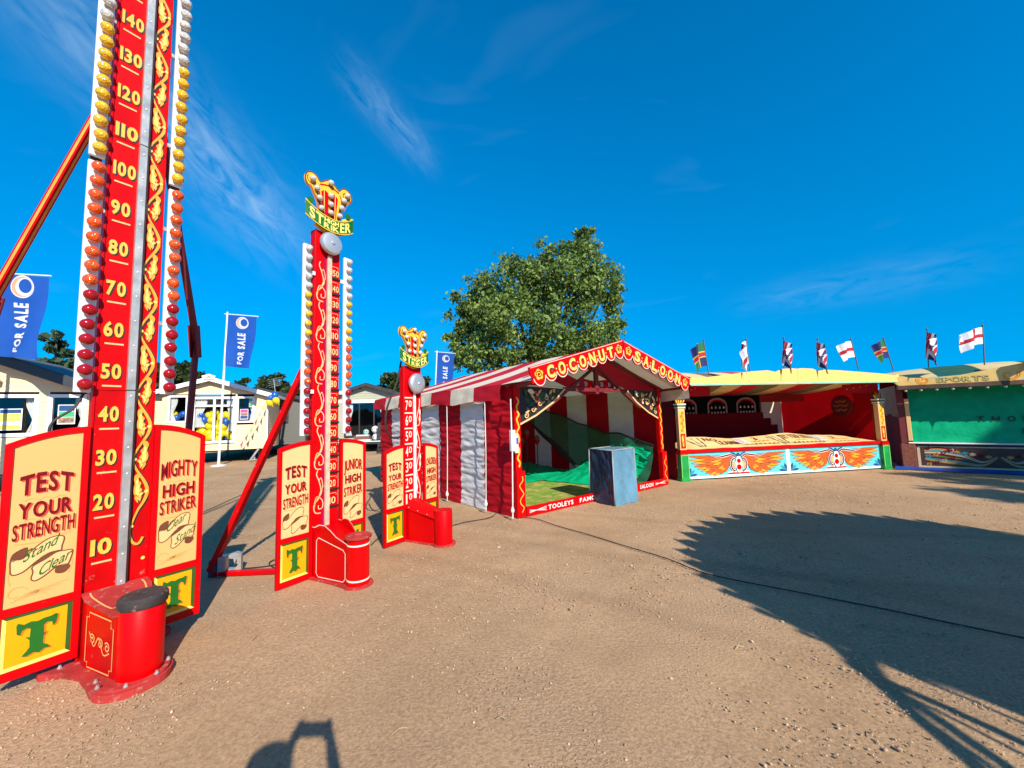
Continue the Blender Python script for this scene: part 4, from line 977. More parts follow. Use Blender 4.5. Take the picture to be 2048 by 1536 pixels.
    q = MB(); q.cbox(-.14, -.06, -.16, -.10, 1.05, 1.38, .006); q.cbox(-.06, .0, -.15, -.11, 1.02, 1.32, .006, 0); q.cbox(-.045, -.005, -.158, -.15, 1.16, 1.26, .002, 1); q.build('socket_box', [WHITE, M('blue socket', (.02, .12, .4), .4)], t)
    # interior: netting slung along the right hand wall
    HEM = [(.12, .86), (.55, .98), (1.0, 1.12), (1.5, 1.10), (2.0, 1.26), (2.5, 1.36), (3.0, 1.58), (3.6, 1.72), (4.3, 1.80)]
    def hem(y):
        for (a, za), (b, zb) in zip(HEM, HEM[1:]):
            if y <= b: return za + (zb - za) * (y - a) / (b - a)
        return HEM[-1][1]
    def netf(u, v):
        y = .12 + 4.18 * u; tz = hem(y); bz = max(.02, 1.72 * ((y - 1.9) / 2.4) ** 1.0) if y > 1.9 else .02
        z = bz + (tz - bz) * v; x = 3.98 - .35 * (1 - v) ** 2 - .06 * math.sin(u * 9) + .04 * noise.noise((u * 12, v * 5, 2)) - .25 * max(0, u - .6)
        return (x, y, z)
    net = bpy.data.materials.new('green shade netting'); net.use_nodes = True; tt = net.node_tree; tt.nodes.clear()
    o_ = N(tt, 'ShaderNodeOutputMaterial'); a_ = N(tt, 'ShaderNodeBsdfTransparent'); p_ = N(tt, 'ShaderNodeBsdfPrincipled'); p_.inputs['Base Color'].default_value = (.0, .13, .06, 1); p_.inputs['Roughness'].default_value = .7
    m2 = N(tt, 'ShaderNodeMixShader'); m2.inputs[0].default_value = .74; tt.links.new(a_.outputs[0], m2.inputs[1]); tt.links.new(p_.outputs[0], m2.inputs[2]); tt.links.new(m2.outputs[0], o_.inputs[0])
    nb = MB(); nb.grid(netf, 50, 24); no = nb.build('backstop_net', [net], t, True)
    hm = MB(); hm.tube([tuple(Vector(netf(u / 40, 1)) + Vector((0, -.01, 0))) for u in range(41)], .022, 6); hm.build('net_hem', [BLACK], no)
    part('net_edge', BLACK, lambda q: q.tube([tuple(Vector(netf(.44 + .56 * i / 20, 0))) for i in range(21)], [.02 + .05 * math.sin(math.pi * min(1, i / 16)) for i in range(21)], 8))
    gt = MB()
    def tarpf(u, v):
        y = .16 + 2.5 * u; tz = (.74 + .12 * math.sin(u * 2.6)) * (1 - max(0, (u - .35) / .65) ** 1.3) + .03
        k = 1 - v; z = .03 + (tz - .03) * v; x = 3.90 - (.75 + .7 * u) * k ** 2.0 - .1 * k + .09 * noise.noise((u * 7, v * 6 + u * 3, 5)) * min(1, 4 * v)
        return (x, y, z + .02 * noise.noise((u * 20, v * 9, 3)) * (1 if .05 < v else 0))
    gt.grid(lambda u, v: tuple(Vector(tarpf(u, v)) + Vector((-.045 * noise.noise((u * 16 + v * 5, v * 22 - u * 6, 4)) * min(1, 3 * v), 0, .02 * noise.noise((u * 12, v * 12, 7))))), 90, 60); gt.build('green_sheet', [SHEETG], t, True)
    gf = MB(); gf.grid(lambda u, v: (1.3 + 2.6 * u, 2.2 + 2.3 * v, .04 + .05 * noise.noise((u * 5 + v * 2, v * 14, 3)) + .10 * v), 30, 40); gf.build('floor_sheet', [SHEETG], t, True)
    gm = MB(); gm.grid(lambda u, v: (.16 + (WD - .34) * u, -.05 + (DP - .1) * v, .012 + .02 * max(0, noise.noise((u * 6, v * 7, 3))) + .05 * max(0, v - .35) * (1 + noise.noise((u * 5, v * 4, 9)))), 40, 40); gm.build('grass_matting', [MAT], t, True)
    return t
TENT = saloon()
def tent_local(x, y, z=0): 
    a = R(36.5); return (-.013 + x * math.cos(a) - y * math.sin(a), 6.241 + x * math.sin(a) + y * math.cos(a), z)
def coconut_stand(x, y, h, lab):
    t = thing('coconut_stand', lab, 'stand', tent_local(x, y, .02), R(36.5), 'coconut stands')
    a = MB(); a.lathe([(.12, 0), (.12, .02), (.02, .03)], 14); a.build('base', [WOODD], t)
    b = MB(); b.tube([(0, 0, .02), (0, 0, h)], .014, 8); b.build('pole', [BLACK], t)
    c = MB(); c.lathe([(.02, h - .02), (.03, h), (.06, h + .05), (.085, h + .12), (.07, h + .12), (.03, h + .04)], 16); autosm(c.build('cup', [RED], t))
    d = MB(); d.lathe([(.01, h + .06), (.06, h + .10), (.075, h + .16), (.06, h + .22), (.01, h + .25)], 14); d.build('coconut', [M('coconut husk', (.16, .08, .035), .9, var=.3, bump=.5, bs=60)], t, True)
coconut_stand(2.49, 3.0, .78, 'red cupped coconut stand, leftmost of three inside the tent')
coconut_stand(2.75, 3.1, .96, 'tallest red cupped coconut stand, between the other two in the tent')
coconut_stand(3.02, 3.0, .80, 'red cupped coconut stand nearest the middle of the tent')
# tarpaulin covered box in front of the tent
def tarp_box():
    p = Vector((1.80, 7.20, 0)); t = thing('covered_box', 'faded blue tarpaulin covered box standing in front of the tent', 'box', p, R(36))
    w, d, h = .60, .54, .95; mb = MB()
    def hgt(x, y): return h + .02 * noise.noise((x * 4, y * 4, 1))
    def side(A, B, sd):
        A, B = Vector(A), Vector(B); nn = Vector((B - A).to_2d().to_tuple() + (0,)).cross(Vector((0, 0, 1))).normalized()
        def fn(u, v):
            e = 1 + .05 * (1 - v); q = A * (1 - u) + B * u; q = Vector((q.x * e, q.y * e, 0)); edge = min(1, 8 * min(u, 1 - u))
            k = .026 * edge * (noise.noise((u * 3 + sd, v * 5 + u * 4, sd)) + .7 * noise.noise((u * 9 + v * 6, v * 3, sd + 3)) + .4 * noise.noise((u * 16 - v * 9, v * 10, sd + 6))) + .02 * (1 - v) ** 3
            return tuple(q + nn * k + Vector((0, 0, v * h + (.012 * noise.noise((u * 5, sd, 2)) if v == 0 else 0))))
        mb = MB(); mb.grid(fn, 26, 30); mb.build('cover_side', [M('navy cover side', (.012, .03, .07), .35, var=.4, vs=4, bump=.4, bs=9, wear=(.12, .10, .09), wear_amt=.08, wear_scale=5) if sd == 24 else TARP], t, True)  # left side gets a darker navy than the other sides
    c = [(-w / 2, -d / 2, 0), (w / 2, -d / 2, 0), (w / 2, d / 2, 0), (-w / 2, d / 2, 0)]
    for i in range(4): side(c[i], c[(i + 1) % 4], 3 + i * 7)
    tp = MB(); tp.grid(lambda u, v: ((u - .5) * (w + .012), (v - .5) * (d + .012), h + .002 + .014 * noise.noise((u * 4, v * 4, 6)) * min(1, 6 * min(u, v, 1 - u, 1 - v))), 20, 20); tp.build('cover_top', [TARP], t, True)
    pi = MB()
    for i in range(4): a, b = Vector(c[i]), Vector(c[i]); pi.tube([tuple(a * 1.05 + Vector((0, 0, .01))), tuple(a + Vector((0, 0, h)))], .012, 6); q0, q1 = Vector(c[i]), Vector(c[(i + 1) % 4]); pi.tube([tuple(q0 + Vector((0, 0, h))), tuple(q1 + Vector((0, 0, h)))], .012, 6)
    pi.build('seam', [M('faded pale blue tarpaulin hem', (.28, .30, .30), .7, var=.3)], t, True)
tarp_box()

# ------------------------------------------------------------------ round stall pieces
YCRM = M('yellowed cream canvas', (.74, .56, .27), .8, var=.08, vs=2, bump=.15, bs=5, trans=.12, spec=.2)
def wing(mb, mp, cx, cz, sg, W_, H_, m_o, m_y, m_k, dy):
    """painted feather wing spreading to side sg, W_ wide and H_ high; long outer feathers first"""
    o = dy
    for n, L, wd, a0, a1, col in [(9, 1.0, .17, 8, -58, m_y), (8, .76, .17, 2, -66, m_o), (7, .54, .17, -4, -74, m_y), (5, .33, .15, 0, -70, m_o)]:
        for i in range(n):
            f = i / (n - 1); a = R(a0 + (a1 - a0) * f); l = L * (1 - .35 * f)
            dx, dz = math.cos(a) * l, math.sin(a) * l; ll = math.hypot(dx * W_, dz * H_); ux, uz = dx * W_ / ll, dz * H_ / ll
            bx, bz = .10 * W_ * f, (.30 - .40 * f) * H_; h = wd * H_ * .5
            q = [(0, -.5), (.35, -1), (.8, -.75), (1.0, .35), (.75, .8), (.35, 1), (0, .5)]
            pts = cat([(cx + sg * (bx + p * ll * ux - r_ * h * uz), cz + bz + p * ll * uz + r_ * h * ux) for p, r_ in q], 3, True); o += .0002
            mb.poly(pts, mp(o), col if (i % 3) else m_o); mb.ribbon(pts, .010, mp(o + .0001), m_k, closed=True)
    return o

def stall_counter_panel(t, x0, x1, z0, z1, y):
    mb = MB(); mb.cbox(x0, x1, y, y + .03, z0, z1, .004); pn = mb.build('counter_panel', [TURQ], t)
    d = MB(); mp = lambda off: XZ(y - .002 - off); cx, cz = (x0 + x1) / 2, (z0 + z1) / 2; h = z1 - z0; sc = h
    # white skirting and faint ornaments
    d.poly([(x0 + .02, z0 + .01), (x1 - .02, z0 + .01), (x1 - .02, z0 + .06), (x0 + .02, z0 + .06)], mp(.0), 4)
    d.poly([(cx - .30, z0 + .07), (cx + .30, z0 + .07), (cx + .27, z0 + .105), (cx - .27, z0 + .105)], mp(.0), 5); d.poly([(cx - .30, z0 + .105), (cx + .30, z0 + .105), (cx + .25, z0 + .14), (cx - .25, z0 + .14)], mp(.0004), 4)
    for sg, ex in ((-1, x0), (1, x1)):
        for i in range(6):
            a = R(10 + 30 * i) ; ex2 = ex - sg * .0; l = (.30 - .02 * i) * h * 1.3
            p0 = (ex - sg * .03, z0 + .07); q = [(p0[0] - sg * l * math.cos(a) * k, p0[1] + l * math.sin(a) * k) for k in (0, .35, .7, 1.0)]
            q = [p for p in q]
            if i in (5,): continue
            d.ribbon(q, [.01, .05 * h * 1.5, .07 * h * 1.5, .004], mp(.0006 + .0002 * i), 6 if i % 2 else 7)
    for sg in (-1, 1):
        wing(d, mp, cx + sg * .16, cz + .04 * sc, sg, 1.15, .74 * sc, 0, 1, 3, .002)
        q = cat([(cx + sg * .12 * sc, cz + .26 * sc), (cx + sg * .35 * sc, cz + .37 * sc), (cx + sg * .9 * sc, cz + .30 * sc), (cx + sg * 1.35 * sc, cz + .42 * sc)], 6)
        d.ribbon(q, taper(len(q), .07 * sc, .10 * sc, .01 * sc), mp(.0165), 4); d.ribbon(q, taper(len(q), .05 * sc, .06 * sc, .004 * sc), mp(.0169), 2)
        # shield scrolls
        q = arc(cx + sg * .17 * sc, cz - .02 * sc, .17 * sc, 90 if sg < 0 else 90, 270 if sg < 0 else -90, 14, ry=.24 * sc)
        d.ribbon(q, .10 * sc, mp(.0175), 4); d.ribbon(q, .06 * sc, mp(.0179), 2); d.poly(arc(cx + sg * .18 * sc, cz - .02 * sc, .09 * sc, 0, 360, 12, ry=.14 * sc)[:-1], mp(.0172), 8)
        d.ribbon(cat([(cx + sg * .06 * sc, cz + .30 * sc), (cx + sg * .2 * sc, cz + .42 * sc), (cx + sg * .32 * sc, cz + .44 * sc)], 5), .05 * sc, mp(.0171), 7)
    d.poly(arc(cx, cz, .14 * sc, 0, 360, 18, ry=.34 * sc)[:-1], mp(.0185), 4); d.poly(arc(cx, cz + .12 * sc, .09 * sc, 0, 360, 14)[:-1], mp(.0189), 5); d.poly(arc(cx, cz - .12 * sc, .11 * sc, 0, 360, 14)[:-1], mp(.0189), 5)
    d.poly([(cx - .07 * sc, cz + .30 * sc), (cx + .07 * sc, cz + .30 * sc), (cx + .05 * sc, cz + .40 * sc), (cx, cz + .46 * sc), (cx - .05 * sc, cz + .40 * sc)], mp(.0189), 7)
    for k, xx in enumerate((x0 + .015, x1 - .015)): d.box(xx - .012, xx + .012, y - .004, y - .0005, z0, z1, 4)
    d.build('painted_wings', [FLAME, FLAMEY, MAROON, BROWN, WHITE, RED, TEAL, NAVY, CREAM], pn)
    return pn

def shooting_stall():
    WD = 5.74; t = thing('fairground_stall', 'long red game stall with two winged counter panels and a cream scalloped canopy board', 'stall', (3.824, 9.022, 0), R(9.4)); DPT = 3.0; EV = 2.16
    P = lambda nm, mats, f, sm=False: (lambda q: (f(q), q.build(nm, mats if isinstance(mats, list) else [mats], t, sm))[1])(MB())
    half = WD / 2
    stall_counter_panel(t, .17, half - .02, .02, .62, .0); stall_counter_panel(t, half + .02, WD - .17, .02, .62, .0)
    P('joint_strip', OFFW, lambda q: q.cbox(half - .018, half + .018, -.012, .02, .02, .62, .003))
    P('counter_rail', RED, lambda q: q.cbox(.10, WD - .10, -.05, .12, .625, .70, .012))
    # sloping cream counter cloth with painted notices
    for i, (a, b, words) in enumerate(((.20, half + .02, [('NO', .28, .42, .62, .80), ('LEANING', .38, .66, .30, .58), ('~', .60, .76, .12, .24), ('3', .80, .84, .62, .82), ('~', .74, .92, .42, .56), ('~', .70, .97, .12, .30)]),
                                   (half + .03, WD - .22, [('TRY YOUR SKILL', .08, .42, .55, .80), ('~', .20, .32, .34, .46), ('~', .10, .46, .08, .26), ('3', .66, .70, .60, .80), ('~', .60, .80, .38, .54), ('~', .56, .84, .08, .24)]))):
        def cf(u, v, a=a, b=b, i=i):
            x = a + (b - a) * u; arch = .03 * math.sin(u * math.pi * 2 + (0 if i == 0 else .4)) + .015 * math.sin(u * 9)
            endt = (min(1, u * 7) if i == 0 else min(1, (1 - u) * 2.2 + .12)) ** .6
            return (x, .02 + .62 * v,   .705 + (.20 + arch) * v * endt + .012 * noise.noise((x * 3, v * 3, i)))
        mb = MB(); mb.grid(cf, 40, 10); co = mb.build('counter_cloth', [M('pale yellow painted board', (.80, .55, .22), .6, var=.08, vs=3, wear=(.6, .38, .14), wear_amt=.08)], t, True)
        tx = MB(); mp = lambda u, v, a=a, b=b: tuple(Vector(cf(u, v)) + Vector((0, -.004, .006)))
        for (wd, u0, u1, v0, v1) in words:
            w_ = MB()
            if wd == '~':   # worn notices too faint to read
                nn_ = int((u1 - u0) * 110); w_.ribbon(cat([(u0 + (u1 - u0) * k / nn_, (v0 + v1) / 2 + (v1 - v0) * (.35, -.3, .2, -.38, .4)[k % 5]) for k in range(nn_ + 1)], 2), .006, mp, 0); w_.build('faded_brushwork', [BROWN if v0 < .3 else ORANGE2], co); continue
            w_.text(wd, u0, u1, v0 - .02, v1 + .06, mp, 0, bold=.035); w_.build('lettering', [BROWN], co)
        for k, (u, v) in enumerate([(.17 if i == 0 else .02, .1), (.19 if i == 0 else .04, .1), (.21 if i == 0 else .06, .1)]):
            tx.ribbon(cat([(u, v), (u - .02 + .02 * k, .4), (u - .06 + .045 * k, .85)], 4), [.004 + .006 * (j % 3) for j in range(9)], mp, k % 2)
        tx.build('painted_flowers', [BROWN, TEAL], co)
        for u in ((.60,) if i == 0 else (.44,)):
            pp = MB(); pp.grid(lambda a_, b_: tuple(Vector(cf(u + .10 * a_, .25 + .65 * b_)) + Vector((0, -.006, .010))), 4, 4); po = pp.build('paper_notice', [WHITE], co)
            pt = MB()
            for k in range(4): pt.text(('3 DARTS', 'GAME', 'EVERY ONE', 'WINS')[k], u + .01, u + .09, .75 - .13 * k, .82 - .13 * k, lambda a_, b_: tuple(Vector(cf(a_, b_)) + Vector((0, -.009, .014))), k % 2, bold=.01) if False else pt.ribbon([(u + .012, .80 - .13 * k), (u + .088 - .01 * (k % 3), .80 - .13 * k)], .03, lambda a_, b_: tuple(Vector(cf(a_, b_)) + Vector((0, -.009, .014))), k % 2)
            pt.build('print', [NAVY, RED], po)
    # end pillars
    for x in (.08, WD - .08):
        P('pillar_plinth', M('glossy green panel', (.01, .28, .05), .35, var=.25, vs=6), lambda q: (q.cbox(x - .10, x + .10, -.08, .08, .0, .60, .008), q.cbox(x - .12, x + .12, -.10, .10, .0, .06, .008)))
        P('plinth_frame', M('light green paint', (.12, .5, .1), .4), lambda q: (q.box(x - .10, x - .075, -.088, -.0805, .07, .60), q.box(x + .075, x + .10, -.088, -.0805, .07, .60), q.box(x - .074, x + .074, -.088, -.0805, .57, .60)))
        P('pillar_cap', RED, lambda q: (q.cbox(x - .11, x + .11, -.09, .09, .605, .66, .006), q.cbox(x - .10, x + .10, -.08, .08, .665, .70, .006)))
        P('pillar_shaft', CREAM2, lambda q: q.cbox(x - .085, x + .085, -.06, .06, .705, 1.66, .006))
        def deco(q):
            mp = XZ(-.063)
            q.poly([(x - .06, .74), (x + .06, .74), (x + .06, 1.08), (x - .06, 1.08)], mp, 0); q.poly([(x - .06, 1.10), (x + .06, 1.10), (x + .06, 1.60), (x - .06, 1.60)], mp, 1)
            for k in range(6): q.ribbon(spiral(x + (.015 if k % 2 else -.015), 1.15 + .08 * k, .008, .038, 0, 480, 16), .011, XZ(-.0646 - .0004 * k), 2 if k % 2 else 0)
            q.poly([(x - .015, .78), (x + .015, .78), (x + .035, 1.0), (x, 1.06), (x - .035, 1.0)], XZ(-.0646), 1)
            q.ribbon(cat([(x, .76), (x - .03, .84), (x + .03, .92), (x, 1.04)], 4), .014, XZ(-.066), 2)
        P('painted_scrollwork', [RED, GOLD, BROWN], deco)
        P('pillar_capital', [OFFW, GREEN, BROWN], lambda q: (q.cbox(x - .10, x + .10, -.08, .08, 1.665, 1.70, .006), q.cbox(x - .095, x + .095, -.075, .075, 1.703, 1.735, .006, 1), q.cbox(x - .11, x + .11, -.09, .09, 1.738, 1.775, .006, 0)))
        def plume(q):
            for k in range(-3, 4): q.prism([(x + .025 * k * .8, 1.776), (x + .03 * k + .016, 1.82), (x + .034 * k + .012, 1.90 - .012 * abs(k)), (x + .036 * k, 1.94 - .018 * abs(k)), (x + .034 * k - .014, 1.90 - .012 * abs(k)), (x + .03 * k - .014, 1.82)], XZ(-.02 - .004 * abs(k)), XZ(.02 - .004 * abs(k)), k % 2)
        P('pillar_finial', [BROWN, GOLD], plume)
        P('canopy_post', WOODD, lambda q: q.cbox(x - .03, x + .03, .09, .15, .0, EV, .004))
    # canopy board, projecting
    yb = -.46; bx0, bx1 = .12, WD - .02
    prof = [(bx0, EV), (bx1 + .12, EV + .0), (bx1 + .17, EV + .06), (bx1 + .12, EV + .15), (bx1 + .02, EV + .20), (bx1 - .08, EV + .17), (bx1 - .45, EV + .22), (half + 1.2, EV + .31), (half + .75, EV + .33), (half + .58, EV + .30), (half + .42, EV + .36), (half + .12, EV + .37),
            (half, EV + .36), (half - .12, EV + .37), (half - .42, EV + .36), (half - .58, EV + .29), (half - .80, EV + .33), (half - 1.2, EV + .31), (bx0 + .5, EV + .20), (bx0 + .12, EV + .17), (bx0 + .02, EV + .20), (bx0 - .06, EV + .14), (bx0 - .07, EV + .05)]
    for a, b, side in ((0, 12, 1), (12, 23, -1)):
        pass
    lft = [p for p in prof if p[0] <= half]; rgt = [p for p in prof if p[0] >= half]
    lft = [(half - .003, EV)] + [(min(x, half - .003), z) for x, z in lft[1:] + []]; lft = [(half - .003, EV)] + [(min(p[0], half - .003), p[1]) for p in prof if p[0] <= half][::1]
    rg = [(half + .003, EV)] + [(max(p[0], half + .003), p[1]) for p in prof if p[0] >= half]
    lf_ = [(bx0, EV), (half - .003, EV)] + [(min(p[0], half - .003), p[1]) for p in prof[12:]]
    CB = M('cream canopy board', (.84, .54, .15), .5, var=.03, vs=1.5, spec=.2)
    for q in (rg, lf_):
        P('canopy_board', CB, lambda b: b.prism(q, XZ(yb), XZ(yb + .03)))
    P('canopy_trim', M('mint green paint', (.28, .68, .42), .45), lambda q: q.prism([(bx0 - .02, EV + .005), (bx1 + .13, EV + .005), (bx1 + .14, EV + .04), (bx0 - .05, EV + .04)], XZ(yb - .004), XZ(yb - .0005)))
    # striped roof: sheets running from the board back over the stall
    n = 12; w = (WD + .1) / n
    for i in range(n):
        m_ = (RRED, RCRM, RRED, M('brown roof stripe', (.20, .14, .08), .8, trans=.15))[i % 4] if i % 2 == 0 else RCRM
        m_ = [RRED, YCRM, M('brown roof stripe', (.20, .14, .08), .8, trans=.15), YCRM][i % 4] if i % 4 else RRED
        mb = MB(); x0 = -.05 + w * i
        def rf(u, v, x0=x0):
            x = x0 + w * u; return (x, yb + .05 + (DPT + .5) * v, EV + .08 + .40 * math.sin(min(1, v * 1.9) * math.pi / 2) * (1 if v < .55 else 1 - (v - .55) * .4) + .02 * noise.noise((x, v * 4, 3)))
        mb.grid(rf, 5, 14); mb.build('roof_stripe', [m_], t, True)
    # red scalloped side pelmets with little bulbs
    for x0, x1, sg in ((.05, .9, -1), (WD - 1.1, WD - .02, 1)):
        P('side_pelmet', RED, lambda q: q.box(x0, x1, .0, .02, EV - .22, EV + .06))
    for i in range(8):
        x = .2 + .1 * i if i < 4 else WD - 1.0 + .2 * (i - 4); b = MB(); b.lathe([(.028, 0), (.026, .02), (.012, .035)], 10, (x, -.001, EV - .12 + .03 * (i % 4)), (0, -1, 0)); b.build('pelmet_bulb', [BULB['o']], t, True)
    P('front_beam', WOODD, lambda q: q.cbox(.0, WD, yb + .035, yb + .08, EV + .0, EV + .06, .004))
    # enclosure
    P('side_wall', DKRED, lambda q: cloth_strip(q, (-.02, DPT, 0), (-.02, .1, 0), (-.02, .1, EV), (-.02, DPT, EV), 14, 20, .03, 71, fx=3, fz=.5), True)
    SW = M('bright red side drape', (.55, .003, .006), .8, var=.1, vs=2, bump=.1, bs=5, spec=.15, trans=.45)
    P('side_wall', SW, lambda q: cloth_strip(q, (WD - .02, .1, 0), (WD - .02, DPT, 0), (WD - .02, DPT, EV + .3), (WD - .02, .1, EV), 14, 20, .02, 72, fx=3, fz=.5), True)
    P('back_wall', RCRM, lambda q: cloth_strip(q, (-.02, DPT, 0), (WD, DPT, 0), (WD, DPT, EV + .45), (-.02, DPT, EV + .45), 30, 20, .02, 73), True)
    P('pole', M('tan pole', (.3, .2, .1), .6), lambda q: q.tube([(WD - .9, DPT - .1, 0), (WD - .9, DPT - .1, EV + .3)], .03, 8))
    # target bank: dark red stepped board with arched openings above
    P('target_board', DKRED, lambda q: (q.box(.0, 4.15, 2.05, 2.10, .0, 1.50), q.box(4.151, 4.40, 2.05, 2.10, .0, 1.32), q.box(4.401, 4.62, 2.05, 2.10, .0, 1.12)))
    P('dark_header', M('matt black cloth', (.012, .01, .01), .95, spec=.05), lambda q: q.box(.0, 4.12, 2.12, 2.16, 1.45, 2.03))
    P('front_pelmet', M('striped pelmet cloth', (.45, .02, .02), .8), lambda q: q.box(4.13, WD - .05, 2.11, 2.13, 1.80, 2.03))
    cw = 11; cs = (WD - .02) / cw
    for i in range(-2, cw):
        mb = MB(); x0 = i * cs
        def cf2(u, v, x0=x0): x = min(WD - .05, max(.02, x0 + cs * u + 1.1 * v)); return (x, yb + .09 + 2.55 * v, EV + .045 - .17 * v - .05 * math.sin(v * 3.1))
        mb.grid(cf2, 6, 8, flip=True); mb.build('ceiling_stripe', [(DKRED if False else RRED, M('brown roof stripe', (.20, .14, .08), .8, trans=.15), YCRM)[i % 3]], t, True)
    for i, x in enumerate((.55, 1.62, 2.62, 3.58)):
        o = MB(); o.ribbon([(x - .30, 1.505)] + [(x - .30, 1.72)] + arc(x, 1.74, .30, 180, 0, 14, ry=.20) + [(x + .30, 1.505)], .05, XZ(2.04)); ao = o.build('target_arch', [M('pinkish arch paint', (.45, .22, .22), .6)], t)
        r_ = MB(); r_.ribbon(arc(x, 1.76, .24, 170, 10, 12, ry=.15), .08, XZ(2.045)); r_.build('arch_band', [RED], ao)
        for row, zz in enumerate((1.53, 1.66)):
            for k in range(4 + (row == 0)):
                tg = MB(); tg.lathe([(.004, 0), (.022, .01), (.026, .03), (.018, .06), (.01, .075)] if row else [(.022, 0), (.022, .04)], 8, (x - .2 + .4 * k / (3 + (row == 0)), 2.03, zz - .02)); tg.build('target', [OFFW], ao)
    # round sign hung on the side wall
    def disc(q):
        q.lathe([(.30, 0), (.30, .02), (.28, .03)], 28, (WD - .06, .95, 1.62), (-1, 0, 0))
    ds = P('round_sign', M('dark maroon disc', (.14, .01, .012), .5), disc)
    tx = MB(); mp = lambda u, v: (WD - .093, .95 - u, 1.62 + v)
    for wd, a, b, z0, z1 in ((0, -.16, .16, .08, .16), (0, -.22, .22, -.04, .05), (0, -.16, .16, -.16, -.08)): w_ = MB(); w_.ribbon(cat([(a + (b - a) * k / 10, (z0 + z1) / 2 + (.03, -.02, .015, -.03, .025)[k % 5]) for k in range(11)], 3), .012, mp, 0); w_.build('faded_brushwork', [TAN], ds)
    return t
shooting_stall()
def stall2_local(x, y, z):
    a = R(9.4); return Vector((3.824 + x * math.cos(a) - y * math.sin(a), 9.022 + x * math.sin(a) + y * math.cos(a), z))

